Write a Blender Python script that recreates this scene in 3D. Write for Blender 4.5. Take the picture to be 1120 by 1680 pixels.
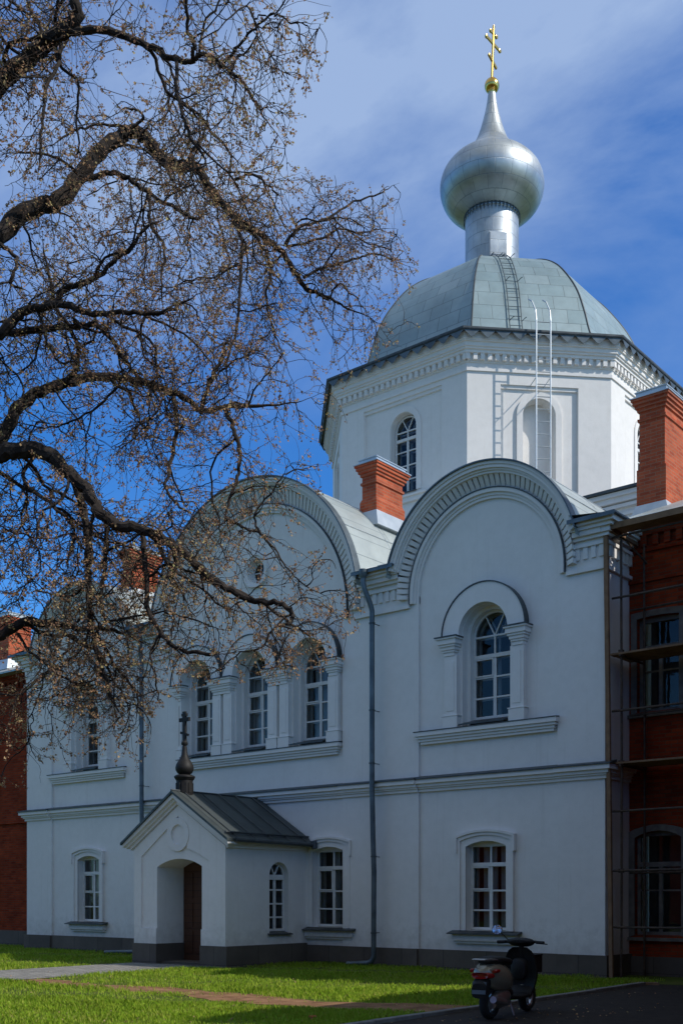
import bpy, math, random
import numpy as np
from math import sin, cos, pi, sqrt, radians, atan2, asin
from mathutils import Matrix, Vector
from mathutils.geometry import tessellate_polygon

for o in list(bpy.data.objects): bpy.data.objects.remove(o)
SC = bpy.context.scene
COL = SC.collection
random.seed(7); RNG = np.random.default_rng(11)

# ---------------------------------------------------------------- camera, sky, sun, exposure
FPX, YAW, EYE = 1792.05, 0.672544, 1.6
RGT = np.array([cos(YAW), sin(YAW), 0.0]); FWD = np.array([-sin(YAW), cos(YAW), 0.0]); UPV = np.array([0, 0, 1.0])
CAM = np.array([10.36, -20.25, EYE])
cd = bpy.data.cameras.new('camera'); cam = bpy.data.objects.new('camera', cd); COL.objects.link(cam)
cam.location = CAM; cam.rotation_euler = (radians(90), 0, YAW)
cd.sensor_fit = 'VERTICAL'; cd.sensor_height = 36; cd.sensor_width = 24; cd.lens = FPX / 1680 * 36
cd.shift_x = (560 - 629.2) / 1680; cd.shift_y = (1471.4 - 840) / 1680
cd.clip_start = 0.1; cd.clip_end = 3000
SC.camera = cam

SUN_EL, SUN_AZ = radians(41), radians(14)          # azimuth measured from +X towards +Y
SUN_DIR = Vector((cos(SUN_EL) * cos(SUN_AZ), cos(SUN_EL) * sin(SUN_AZ), sin(SUN_EL)))
sl = bpy.data.lights.new('sun', 'SUN'); sl.energy = 3.9; sl.angle = radians(0.5); sl.color = (1.0, 0.95, 0.88)
so = bpy.data.objects.new('sun', sl); COL.objects.link(so); so.location = (30, 10, 40)
so.rotation_euler = SUN_DIR.to_track_quat('Z', 'Y').to_euler()

W = bpy.data.worlds.new('World'); SC.world = W; W.use_nodes = True
nt = W.node_tree; N = nt.nodes; L = nt.links
for n in list(N): N.remove(n)
out = N.new('ShaderNodeOutputWorld'); bg = N.new('ShaderNodeBackground'); bg.inputs[1].default_value = 0.109
sky = N.new('ShaderNodeTexSky'); sky.sky_type = 'NISHITA'; sky.sun_disc = False
sky.sun_elevation = SUN_EL; sky.sun_rotation = radians(90) - SUN_AZ
sky.air_density = 1.0; sky.dust_density = 0.6; sky.ozone_density = 2.2
hs = N.new('ShaderNodeHueSaturation'); hs.inputs['Saturation'].default_value = 1.32; hs.inputs['Value'].default_value = 1.12
L.new(sky.outputs[0], hs.inputs['Color'])
tc = N.new('ShaderNodeTexCoord')
sep = N.new('ShaderNodeSeparateXYZ'); L.new(tc.outputs['Generated'], sep.inputs[0])
# project the view direction on a flat cloud layer: (x, y) / (z + c)
addz = N.new('ShaderNodeMath'); addz.operation = 'ADD'; addz.inputs[1].default_value = 0.18; L.new(sep.outputs[2], addz.inputs[0])
mxz = N.new('ShaderNodeMath'); mxz.operation = 'MAXIMUM'; mxz.inputs[1].default_value = 0.05; L.new(addz.outputs[0], mxz.inputs[0])
dvx = N.new('ShaderNodeMath'); dvx.operation = 'DIVIDE'; L.new(sep.outputs[0], dvx.inputs[0]); L.new(mxz.outputs[0], dvx.inputs[1])
dvy = N.new('ShaderNodeMath'); dvy.operation = 'DIVIDE'; L.new(sep.outputs[1], dvy.inputs[0]); L.new(mxz.outputs[0], dvy.inputs[1])
cmb = N.new('ShaderNodeCombineXYZ'); L.new(dvx.outputs[0], cmb.inputs[0]); L.new(dvy.outputs[0], cmb.inputs[1])
mp = N.new('ShaderNodeMapping'); L.new(cmb.outputs[0], mp.inputs[0])
mp.inputs['Location'].default_value = (4.2, 3.3, 0.0); mp.inputs['Rotation'].default_value = (0, 0, radians(20)); mp.inputs['Scale'].default_value = (1.0, 1.5, 1)
nz = N.new('ShaderNodeTexNoise'); nz.inputs['Scale'].default_value = 1.35; nz.inputs['Detail'].default_value = 9; nz.inputs['Roughness'].default_value = 0.57
nz.inputs['Distortion'].default_value = 0.35; L.new(mp.outputs[0], nz.inputs['Vector'])
cr = N.new('ShaderNodeValToRGB'); cr.color_ramp.elements[0].position = 0.17; cr.color_ramp.elements[1].position = 0.44
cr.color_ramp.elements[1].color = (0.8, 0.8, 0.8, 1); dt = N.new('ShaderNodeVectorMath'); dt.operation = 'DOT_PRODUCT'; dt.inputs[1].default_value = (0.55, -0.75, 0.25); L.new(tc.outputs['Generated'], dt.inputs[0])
bz = N.new('ShaderNodeMath'); bz.operation = 'MULTIPLY_ADD'; bz.inputs[1].default_value = 0.30; bz.inputs[2].default_value = 0.035; L.new(dt.outputs['Value'], bz.inputs[0])   # unseen whiter cloud added behind the viewer, to make the shade less blue
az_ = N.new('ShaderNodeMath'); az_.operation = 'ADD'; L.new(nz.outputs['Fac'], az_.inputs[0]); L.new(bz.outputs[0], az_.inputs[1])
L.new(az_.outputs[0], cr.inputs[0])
# thin cloud fades out near the horizon
fz = N.new('ShaderNodeMapRange'); fz.inputs['From Min'].default_value = 0.38; fz.inputs['From Max'].default_value = 0.54
fz.inputs['To Min'].default_value = 0.06; fz.inputs['To Max'].default_value = 1.0; L.new(sep.outputs[2], fz.inputs['Value'])
mf = N.new('ShaderNodeMath'); mf.operation = 'MULTIPLY'; L.new(cr.outputs[0], mf.inputs[0]); L.new(fz.outputs[0], mf.inputs[1])
mix = N.new('ShaderNodeMixRGB')
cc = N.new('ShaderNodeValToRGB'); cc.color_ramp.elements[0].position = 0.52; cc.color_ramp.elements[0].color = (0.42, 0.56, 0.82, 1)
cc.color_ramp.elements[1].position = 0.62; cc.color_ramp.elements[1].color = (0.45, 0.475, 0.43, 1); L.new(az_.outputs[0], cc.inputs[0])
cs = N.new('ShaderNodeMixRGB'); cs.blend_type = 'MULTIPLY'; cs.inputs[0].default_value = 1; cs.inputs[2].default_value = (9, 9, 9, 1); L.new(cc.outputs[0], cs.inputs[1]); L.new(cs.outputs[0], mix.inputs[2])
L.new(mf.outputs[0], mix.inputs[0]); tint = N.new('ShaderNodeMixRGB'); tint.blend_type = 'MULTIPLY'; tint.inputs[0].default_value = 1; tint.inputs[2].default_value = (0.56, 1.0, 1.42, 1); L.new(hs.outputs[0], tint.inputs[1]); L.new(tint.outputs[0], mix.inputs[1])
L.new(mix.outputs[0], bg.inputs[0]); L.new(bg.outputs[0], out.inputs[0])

SC.view_settings.view_transform = 'Standard'; SC.view_settings.look = 'None'
SC.view_settings.exposure = 0.0; SC.view_settings.gamma = 1.0

# ---------------------------------------------------------------- materials
def new_mat(name):
    m = bpy.data.materials.new(name); m.use_nodes = True
    b = m.node_tree.nodes['Principled BSDF']
    return m, m.node_tree.nodes, m.node_tree.links, b
def noise(N, L, scale, detail=4, rough=0.55, vec=None, coord='Object'):
    n = N.new('ShaderNodeTexNoise'); n.inputs['Scale'].default_value = scale; n.inputs['Detail'].default_value = detail
    n.inputs['Roughness'].default_value = rough
    if vec is None:
        t = N.new('ShaderNodeTexCoord'); vec = t.outputs[coord]
    L.new(vec, n.inputs['Vector']); return n
def ramp(N, L, fac, stops):
    r = N.new('ShaderNodeValToRGB'); e = r.color_ramp.elements
    while len(e) < len(stops): e.new(0.5)
    for i, (p, c) in enumerate(stops): e[i].position = p; e[i].color = (*c, 1)
    L.new(fac, r.inputs[0]); return r
def mixc(N, L, fac, a, b, mode='MIX'):
    m = N.new('ShaderNodeMixRGB'); m.blend_type = mode
    for i, x in ((0, fac), (1, a), (2, b)):
        if isinstance(x, (int, float)): m.inputs[i].default_value = x
        elif isinstance(x, tuple): m.inputs[i].default_value = (*x, 1)
        else: L.new(x, m.inputs[i])
    return m
def bump(N, L, b, h, strength=0.2, dist=0.01):
    n = N.new('ShaderNodeBump'); n.inputs['Strength'].default_value = strength; n.inputs['Distance'].default_value = dist
    L.new(h, n.inputs['Height']); L.new(n.outputs[0], b.inputs['Normal']); return n
def m_noise(name, c0, c1, scale=3, rough=0.8, metal=0.0, bstr=0.15, bscale=40, detail=5, spec=0.5):
    m, N, L, b = new_mat(name)
    n = noise(N, L, scale, detail); r = ramp(N, L, n.outputs['Fac'], [(0.32, c0), (0.68, c1)])
    L.new(r.outputs[0], b.inputs['Base Color']); b.inputs['Roughness'].default_value = rough; b.inputs['Metallic'].default_value = metal
    b.inputs['Specular IOR Level'].default_value = spec
    if bstr: n2 = noise(N, L, bscale, 4); bump(N, L, b, n2.outputs['Fac'], bstr)
    return m
def m_plaster():
    m, N, L, b = new_mat('white_plaster')
    n1 = noise(N, L, 0.55, 6, 0.6); n2 = noise(N, L, 5, 6, 0.65)
    r1 = ramp(N, L, n1.outputs['Fac'], [(0.3, (0.74, 0.72, 0.69)), (0.7, (0.80, 0.775, 0.74))])
    r2 = ramp(N, L, n2.outputs['Fac'], [(0.25, (0.94, 0.94, 0.935)), (0.6, (1, 1, 1))])
    mx = mixc(N, L, 1.0, r1.outputs[0], r2.outputs[0], 'MULTIPLY')
    # vertical rain streaks
    t = N.new('ShaderNodeTexCoord'); mp = N.new('ShaderNodeMapping'); mp.inputs['Scale'].default_value = (7, 7, 0.35); L.new(t.outputs['Object'], mp.inputs[0])
    n3 = noise(N, L, 1.0, 4, 0.6, mp.outputs[0]); r3 = ramp(N, L, n3.outputs['Fac'], [(0.26, (0.90, 0.895, 0.88)), (0.42, (1, 1, 1))])
    mx2 = mixc(N, L, 0.6, mx.outputs[0], r3.outputs[0], 'MULTIPLY')
    # damp grime rising from the ground
    sx = N.new('ShaderNodeSeparateXYZ'); L.new(t.outputs['Object'], sx.inputs[0])
    ad = N.new('ShaderNodeMath'); ad.operation = 'MULTIPLY_ADD'; ad.inputs[1].default_value = 1.4; L.new(n2.outputs['Fac'], ad.inputs[0]); L.new(sx.outputs[2], ad.inputs[2])
    mr = N.new('ShaderNodeMapRange'); mr.inputs['From Min'].default_value = 0.9; mr.inputs['From Max'].default_value = 1.7; L.new(ad.outputs[0], mr.inputs['Value'])
    mx3 = mixc(N, L, mr.outputs[0], (0.80, 0.79, 0.77), (1, 1, 1)); mx4 = mixc(N, L, 1.0, mx2.outputs[0], mx3.outputs[0], 'MULTIPLY')
    L.new(mx4.outputs[0], b.inputs['Base Color']); b.inputs['Roughness'].default_value = 0.9; b.inputs['Specular IOR Level'].default_value = 0.2
    n4 = noise(N, L, 22, 6, 0.7); n5 = noise(N, L, 1.6, 2)
    ad2 = N.new('ShaderNodeMath'); ad2.operation = 'MULTIPLY_ADD'; ad2.inputs[1].default_value = 3.0; L.new(n5.outputs['Fac'], ad2.inputs[0]); L.new(n4.outputs['Fac'], ad2.inputs[2])
    bump(N, L, b, ad2.outputs[0], 0.25, 0.012)
    return m
def m_brickuv(name, c1, c2, mortar, bw, bh, ms, rough=0.85, metal=0.0, offset=0.5, var=0.0, bstr=0.5, spec=0.5, coat=None, mdark=True):
    m, N, L, b = new_mat(name)
    t = N.new('ShaderNodeTexCoord'); br = N.new('ShaderNodeTexBrick'); L.new(t.outputs['UV'], br.inputs['Vector'])
    br.inputs['Scale'].default_value = 1; br.inputs['Brick Width'].default_value = bw; br.inputs['Row Height'].default_value = bh
    br.inputs['Mortar Size'].default_value = ms; br.inputs['Mortar Smooth'].default_value = 0.15; br.offset = offset; br.inputs['Bias'].default_value = 0.0
    br.inputs['Color1'].default_value = (*c1, 1); br.inputs['Color2'].default_value = (*c2, 1); br.inputs['Mortar'].default_value = (*mortar, 1)
    n = noise(N, L, 1.3, 7, 0.65); r = ramp(N, L, n.outputs['Fac'], [(0.28, (1 - var,) * 3), (0.66, (1, 1, 1))])
    mx = mixc(N, L, 1.0, br.outputs['Color'], r.outputs[0], 'MULTIPLY')
    L.new(mx.outputs[0], b.inputs['Base Color']); b.inputs['Roughness'].default_value = rough; b.inputs['Metallic'].default_value = metal
    b.inputs['Specular IOR Level'].default_value = spec
    inv = N.new('ShaderNodeMath'); inv.operation = 'SUBTRACT'; inv.inputs[0].default_value = 1.0; L.new(br.outputs['Fac'], inv.inputs[1])
    n2 = noise(N, L, 2.2, 3); ad = N.new('ShaderNodeMath'); ad.operation = 'MULTIPLY_ADD'; ad.inputs[1].default_value = 0.8
    L.new(n2.outputs['Fac'], ad.inputs[0]); L.new(inv.outputs[0], ad.inputs[2]); bump(N, L, b, ad.outputs[0], bstr, 0.01)
    if metal:
        n3 = noise(N, L, 3, 5); mr = N.new('ShaderNodeMapRange'); mr.inputs['To Min'].default_value = rough - 0.1; mr.inputs['To Max'].default_value = rough + 0.14
        L.new(n3.outputs['Fac'], mr.inputs['Value']); L.new(mr.outputs[0], b.inputs['Roughness'])
    return m
def m_glass():
    m, N, L, b = new_mat('window_glass'); N.remove(b)
    o = N['Material Output']; fr = N.new('ShaderNodeFresnel'); fr.inputs[0].default_value = 1.5
    n = noise(N, L, 3.0, 2); bp = N.new('ShaderNodeBump'); bp.inputs['Strength'].default_value = 0.06; bp.inputs['Distance'].default_value = 0.05
    L.new(n.outputs['Fac'], bp.inputs['Height']); L.new(bp.outputs[0], fr.inputs['Normal'])
    tr = N.new('ShaderNodeBsdfTransparent'); tr.inputs[0].default_value = (0.72, 0.76, 0.76, 1)
    gl = N.new('ShaderNodeBsdfGlossy'); gl.inputs['Roughness'].default_value = 0.03; L.new(bp.outputs[0], gl.inputs['Normal'])
    mx = N.new('ShaderNodeMixShader'); L.new(fr.outputs[0], mx.inputs[0]); L.new(tr.outputs[0], mx.inputs[1]); L.new(gl.outputs[0], mx.inputs[2])
    L.new(mx.outputs[0], o.inputs[0]); return m
def m_island(name, stops, rough=0.8, trans=0.0, scale=1.0):
    m, N, L, b = new_mat(name)
    g = N.new('ShaderNodeNewGeometry'); n = noise(N, L, scale, 3)
    ad = N.new('ShaderNodeMath'); ad.operation = 'MULTIPLY_ADD'; ad.inputs[1].default_value = 0.6; L.new(g.outputs['Random Per Island'], ad.inputs[0])
    ms = N.new('ShaderNodeMath'); ms.operation = 'MULTIPLY'; ms.inputs[1].default_value = 0.5; L.new(n.outputs['Fac'], ms.inputs[0]); L.new(ms.outputs[0], ad.inputs[2])
    r = ramp(N, L, ad.outputs[0], stops); L.new(r.outputs[0], b.inputs['Base Color']); b.inputs['Roughness'].default_value = rough
    b.inputs['Specular IOR Level'].default_value = 0.25
    if trans:
        o = N['Material Output']; tl = N.new('ShaderNodeBsdfTranslucent'); L.new(r.outputs[0], tl.inputs[0])
        mx = N.new('ShaderNodeMixShader'); mx.inputs[0].default_value = trans; L.new(b.outputs[0], mx.inputs[1]); L.new(tl.outputs[0], mx.inputs[2]); L.new(mx.outputs[0], o.inputs[0])
    return m
M = {}
M['plaster'] = m_plaster()
M['granite'] = m_brickuv('granite_plinth', (0.105, 0.085, 0.068), (0.14, 0.115, 0.092), (0.055, 0.044, 0.036), 1.15, 0.6, 0.008, 0.85, var=0.35)
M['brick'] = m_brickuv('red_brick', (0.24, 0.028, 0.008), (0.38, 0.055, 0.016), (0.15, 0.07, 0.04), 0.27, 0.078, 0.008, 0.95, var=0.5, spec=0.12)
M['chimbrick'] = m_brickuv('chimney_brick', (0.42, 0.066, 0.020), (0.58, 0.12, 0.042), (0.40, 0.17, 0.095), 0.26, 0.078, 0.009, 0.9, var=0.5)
M['dome'] = m_brickuv('zinc_dome_sheet', (0.235, 0.325, 0.355), (0.30, 0.385, 0.41), (0.12, 0.16, 0.175), 0.78, 0.52, 0.010, 0.50, metal=0.35, var=0.25, bstr=0.3)
M['roof'] = m_brickuv('zinc_roof_sheet', (0.42, 0.47, 0.46), (0.47, 0.52, 0.51), (0.2, 0.24, 0.25), 0.62, 1.9, 0.012, 0.45, metal=0.4, var=0.18, bstr=0.35)
M['onion'] = m_brickuv('aluminium_onion_sheet', (0.46, 0.50, 0.53), (0.54, 0.58, 0.60), (0.27, 0.31, 0.34), 0.62, 0.44, 0.009, 0.44, metal=0.75, var=0.38, bstr=0.4)
M['flash'] = m_noise('galvanised_sheet', (0.42, 0.47, 0.50), (0.56, 0.60, 0.62), 2.5, 0.42, 0.55, 0.2, 6)
M['darkmetal'] = m_noise('dark_weathered_metal', (0.045, 0.055, 0.06), (0.085, 0.095, 0.10), 5, 0.5, 0.4, 0.1)
M['porchroof'] = m_brickuv('dark_green_roof_sheet', (0.07, 0.085, 0.085), (0.095, 0.11, 0.108), (0.035, 0.045, 0.045), 0.62, 2.4, 0.018, 0.5, metal=0.4, var=0.3)
M['pipe'] = m_noise('zinc_downpipe', (0.07, 0.09, 0.102), (0.135, 0.165, 0.18), 3, 0.45, 0.5, 0.15, 12)
M['gold'] = m_noise('gilded_metal', (0.75, 0.46, 0.12), (0.85, 0.55, 0.17), 6, 0.22, 1.0, 0.05)
M['frame'] = m_noise('white_window_paint', (0.62, 0.62, 0.60), (0.72, 0.72, 0.70), 6, 0.55, 0, 0.05)
M['oldframe'] = m_noise('grey_worn_window_paint', (0.10, 0.093, 0.085), (0.18, 0.168, 0.155), 5, 0.75, 0, 0.2)
M['glass'] = m_glass()
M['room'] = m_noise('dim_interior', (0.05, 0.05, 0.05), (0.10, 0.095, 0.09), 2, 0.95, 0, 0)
M['curtain'] = m_noise('pale_curtain', (0.60, 0.60, 0.58), (0.74, 0.74, 0.71), 7, 0.95, 0, 0.3, 12)
M['door'] = m_brickuv('brown_wooden_door', (0.075, 0.03, 0.014), (0.10, 0.042, 0.02), (0.03, 0.012, 0.006), 2.2, 0.16, 0.006, 0.6, var=0.3)
M['wood'] = m_noise('raw_brown_timber', (0.15, 0.085, 0.045), (0.24, 0.14, 0.075), 6, 0.85, 0, 0.3, 30)
M['rust'] = m_noise('rusty_scaffold_tube', (0.05, 0.035, 0.028), (0.11, 0.075, 0.055), 9, 0.75, 0.3, 0.2, 40)
M['black'] = m_noise('black_plastic', (0.009, 0.008, 0.008), (0.016, 0.015, 0.014), 8, 0.6, 0, 0.05, spec=0.3)
M['rubber'] = m_noise('tyre_rubber', (0.012, 0.012, 0.012), (0.02, 0.02, 0.02), 20, 0.85, 0, 0.2)
M['champ'] = m_noise('champagne_scooter_paint', (0.30, 0.265, 0.19), (0.34, 0.30, 0.22), 3, 0.25, 0.5, 0)
M['red'] = m_noise('red_tail_lens', (0.22, 0.008, 0.007), (0.27, 0.012, 0.01), 8, 0.2, 0, 0)
M['mirror'] = m_noise('mirror_glass', (0.9, 0.92, 0.95), (0.95, 0.96, 0.98), 2, 0.02, 1.0, 0)
M['chrome'] = m_noise('dull_chrome', (0.45, 0.45, 0.45), (0.55, 0.55, 0.55), 8, 0.3, 0.9, 0.05)
M['bark'] = m_noise('dark_bark', (0.016, 0.012, 0.010), (0.06, 0.049, 0.041), 9, 0.95, 0, 0.9, 30, 8, 0.2)
M['twig'] = m_noise('twig_bark', (0.03, 0.022, 0.017), (0.075, 0.052, 0.036), 3, 0.9, 0, 0)
M['leaf'] = m_island('young_bud_leaves', [(0.12, (0.19, 0.10, 0.06)), (0.44, (0.40, 0.225, 0.13)), (0.68, (0.48, 0.33, 0.17)), (0.90, (0.50, 0.45, 0.18))], 0.75, 0.35, 0.45)
M['grass'] = m_island('grass_blades', [(0.15, (0.20, 0.32, 0.02)), (0.5, (0.36, 0.55, 0.04)), (0.75, (0.47, 0.57, 0.06)), (0.95, (0.55, 0.50, 0.17))], 0.75, 0.5, 0.9)
def m_ground():
    m, N, L, b = new_mat('lawn_soil')
    n1 = noise(N, L, 0.8, 8, 0.7); r = ramp(N, L, n1.outputs['Fac'], [(0.3, (0.055, 0.075, 0.016)), (0.55, (0.09, 0.115, 0.02)), (0.8, (0.14, 0.12, 0.05))])
    L.new(r.outputs[0], b.inputs['Base Color']); b.inputs['Roughness'].default_value = 1.0; b.inputs['Specular IOR Level'].default_value = 0.1
    n2 = noise(N, L, 30, 6); bump(N, L, b, n2.outputs['Fac'], 0.8, 0.03); return m
M['ground'] = m_ground()
M['dirt'] = m_noise('trodden_soil', (0.15, 0.075, 0.035), (0.30, 0.165, 0.085), 3.5, 0.95, 0, 0.6, 26, 8, 0.2)
M['asphalt'] = m_noise('asphalt', (0.018, 0.013, 0.010), (0.036, 0.027, 0.020), 7, 0.92, 0, 0.7, 60, 10, 0.3)
M['kerb'] = m_noise('kerb_stone', (0.12, 0.115, 0.11), (0.20, 0.195, 0.185), 5, 0.9, 0, 0.4)
M['cobble'] = m_brickuv('cobble_paving', (0.24, 0.228, 0.205), (0.35, 0.33, 0.295), (0.10, 0.09, 0.07), 0.21, 0.14, 0.014, 0.85, var=0.35, bstr=0.9)

# ---------------------------------------------------------------- mesh builder
class MB:
    def __init__(s, mtx=None): s.v = []; s.f = []; s.uv = []; s.M = mtx
    def add(s, pts, faces, uvs=None):
        b = len(s.v)
        if s.M is not None: pts = [tuple(s.M @ Vector(p)) for p in pts]
        s.v += [tuple(map(float, p)) for p in pts]
        for i, f in enumerate(faces):
            s.f.append(tuple(k + b for k in f)); s.uv.append(uvs[i] if uvs else None)
        return s
    def box(s, x0, x1, y0, y1, z0, z1):
        p = [(x0, y0, z0), (x1, y0, z0), (x1, y1, z0), (x0, y1, z0), (x0, y0, z1), (x1, y0, z1), (x1, y1, z1), (x0, y1, z1)]
        return s.add(p, [(0, 3, 2, 1), (4, 5, 6, 7), (0, 1, 5, 4), (1, 2, 6, 5), (2, 3, 7, 6), (3, 0, 4, 7)])
    def hexa(s, bot, top):
        return s.add(list(bot) + list(top), [(3, 2, 1, 0), (4, 5, 6, 7), (0, 1, 5, 4), (1, 2, 6, 5), (2, 3, 7, 6), (3, 0, 4, 7)])
    def prism(s, poly, y0, y1):                      # polygon in (x, z), counter-clockwise seen from -y, extruded in y
        n = len(poly); P = [(x, y0, z) for x, z in poly] + [(x, y1, z) for x, z in poly]
        tri = tessellate_polygon([[Vector((x, z, 0)) for x, z in poly]])
        F = []
        ar = sum(poly[i][0] * poly[(i + 1) % n][1] - poly[(i + 1) % n][0] * poly[i][1] for i in range(n))
        for t in tri:
            a, b, c = t
            o = (poly[b][0] - poly[a][0]) * (poly[c][1] - poly[a][1]) - (poly[c][0] - poly[a][0]) * (poly[b][1] - poly[a][1])
            if o < 0: a, b, c = a, c, b
            F.append((a, b, c)); F.append((a + n, c + n, b + n))
        for i in range(n):
            j = (i + 1) % n
            F.append((i, i + n, j + n, j) if ar > 0 else (j, j + n, i + n, i))
        return s.add(P, F)
    def sheet(s, outer, holes, y):                   # flat wall with openings, facing -y
        loops = [outer] + holes; pts = [p for l in loops for p in l]
        tri = tessellate_polygon([[Vector((x, z, 0)) for x, z in l] for l in loops]); F = []
        for a, b, c in tri:
            o = (pts[b][0] - pts[a][0]) * (pts[c][1] - pts[a][1]) - (pts[c][0] - pts[a][0]) * (pts[b][1] - pts[a][1])
            F.append((a, b, c) if o > 0 else (a, c, b))
        return s.add([(x, y, z) for x, z in pts], F)
    def reveal(s, loop, y0, y1, closed=True):        # the inner side of an opening
        n = len(loop); P = [(x, y0, z) for x, z in loop] + [(x, y1, z) for x, z in loop]
        return s.add(P, [((i + 1) % n, i, i + n, (i + 1) % n + n) for i in range(n if closed else n - 1)])
    def ringstrip(s, a, b, y):                       # flat ring between two loops with the same count
        n = len(a); P = [(x, y, z) for x, z in a] + [(x, y, z) for x, z in b]
        return s.add(P, [(i, (i + 1) % n, (i + 1) % n + n, i + n) for i in range(n)])
    def arcband(s, cx, cz, r0, r1, y0, y1, a0=0.0, a1=pi, n=40, tail=None):
        # solid arch band in the wall plane; y0 is the front; tail: straight legs going down to that z
        prof = []
        for r in (r0, r1):
            row = [(cx + r * cos(a0 + (a1 - a0) * i / n), cz + r * sin(a0 + (a1 - a0) * i / n)) for i in range(n + 1)]
            if tail is not None: row = [(cx + r, tail)] + row + [(cx - r, tail)]
            prof.append(row)
        k = len(prof[0]); P = []
        for row in prof:
            P += [(x, y0, z) for x, z in row] + [(x, y1, z) for x, z in row]
        F = []
        for i in range(k - 1):
            F.append((i, 2 * k + i, 2 * k + i + 1, i + 1))                       # front
            F.append((k + i, k + i + 1, 3 * k + i + 1, 3 * k + i))               # back
            F.append((2 * k + i, 3 * k + i, 3 * k + i + 1, 2 * k + i + 1))       # outer
            F.append((i, i + 1, k + i + 1, k + i))                               # inner
        F.append((0, k, 3 * k, 2 * k)); F.append((k - 1, 3 * k - 1, 4 * k - 1, 2 * k - 1))
        return s.add(P, F)
    def tube(s, path, rad, n=8, cap=True):
        P = np.array(path, float); m = len(P)
        R = [rad] * m if isinstance(rad, (int, float)) else list(rad)
        T = np.gradient(P, axis=0); T /= np.linalg.norm(T, axis=1)[:, None] + 1e-9
        up = np.array([0, 0, 1.0]) if abs(T[0][2]) < 0.9 else np.array([1.0, 0, 0])
        u = np.cross(T[0], up); u /= np.linalg.norm(u); V = []
        for i in range(m):
            u = u - T[i] * (u @ T[i]); u /= np.linalg.norm(u) + 1e-9; w = np.cross(T[i], u)
            for j in range(n):
                a = 2 * pi * j / n; V.append(tuple(P[i] + R[i] * (cos(a) * u + sin(a) * w)))
        F = []
        for i in range(m - 1):
            for j in range(n):
                k = (j + 1) % n; F.append((i * n + j, i * n + k, (i + 1) * n + k, (i + 1) * n + j))
        if cap: F.append(tuple(range(n - 1, -1, -1))); F.append(tuple((m - 1) * n + j for j in range(n)))
        return s.add(V, F)
    def lathe(s, c, prof, n=48, uvs=True):
        V = []; F = []; U = []
        for r, z in prof:
            for j in range(n): V.append((c[0] + r * cos(2 * pi * j / n), c[1] + r * sin(2 * pi * j / n), z))
        d = 0
        for i in range(len(prof) - 1):
            dl = sqrt((prof[i + 1][0] - prof[i][0]) ** 2 + (prof[i + 1][1] - prof[i][1]) ** 2)
            circ = 12.0
            for j in range(n):
                k = (j + 1) % n; F.append((i * n + j, i * n + k, (i + 1) * n + k, (i + 1) * n + j))
                U.append([(circ * j / n, d), (circ * (j + 1) / n, d), (circ * (j + 1) / n, d + dl), (circ * j / n, d + dl)])
            d += dl
        return s.add(V, F, U)
    def build(s, name, mat, parent=None, smooth=False, bevel=0.0, loc=None):
        me = bpy.data.meshes.new(name); me.from_pydata(s.v, [], s.f); me.update()
        uvl = me.uv_layers.new(name='UVMap'); V = s.v
        for p in me.polygons:
            u = s.uv[p.index]
            if u is None:
                nx, ny, nz = p.normal
                if abs(nz) > 0.75: u = [(V[k][0], V[k][1]) for k in p.vertices]
                else:
                    h = sqrt(nx * nx + ny * ny) + 1e-9; tx, ty = -ny / h, nx / h
                    u = [(V[k][0] * tx + V[k][1] * ty, V[k][2]) for k in p.vertices]
            for li, q in zip(p.loop_indices, u): uvl.data[li].uv = q
        me.materials.append(mat)
        if smooth: me.polygons.foreach_set('use_smooth', [True] * len(me.polygons))
        o = bpy.data.objects.new(name, me); COL.objects.link(o)
        if parent is not None: o.parent = parent
        if loc is not None: o.location = loc
        if bevel:
            b = o.modifiers.new('bevel', 'BEVEL'); b.width = bevel; b.segments = 2; b.limit_method = 'ANGLE'; b.angle_limit = radians(40)
        if smooth and not bevel:
            es = o.modifiers.new('edges', 'EDGE_SPLIT'); es.split_angle = radians(38)
        return o
def empty(name, label, cat, loc=(0, 0, 0), group=None):
    o = bpy.data.objects.new(name, None); COL.objects.link(o); o.location = loc; o.empty_display_size = 0.3
    o['label'] = label; o['category'] = cat
    if group: o['group'] = group
    return o
def tag(o, label=None, cat=None, kind=None, group=None):
    if label: o['label'] = label
    if cat: o['category'] = cat
    if kind: o['kind'] = kind
    if group: o['group'] = group
    return o
def copy_tree(o, parent=None, mtx=None):
    c = o.copy(); COL.objects.link(c); c.parent = parent
    if mtx is not None: c.matrix_local = mtx
    for ch in list(o.children): copy_tree(ch, c)
    return c
def rotz(origin, ang): return Matrix.Translation(Vector(origin)) @ Matrix.Rotation(ang, 4, 'Z')
def arch_loop(hw, z0, zs, n=20, cx=0.0):             # round-headed opening, counter-clockwise from -y
    return [(cx - hw, z0), (cx + hw, z0)] + [(cx + hw * cos(pi * i / n), zs + hw * sin(pi * i / n)) for i in range(n + 1)]
def seg_loop(hw, z0, zs, rise, n=10, cx=0.0):        # flat segmental head
    R = (hw * hw + rise * rise) / (2 * rise); a = asin(hw / R)
    return [(cx - hw, z0), (cx + hw, z0)] + [(cx + R * sin(a - 2 * a * i / n), zs + rise - R + R * cos(a - 2 * a * i / n)) for i in range(n + 1)]

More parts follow.
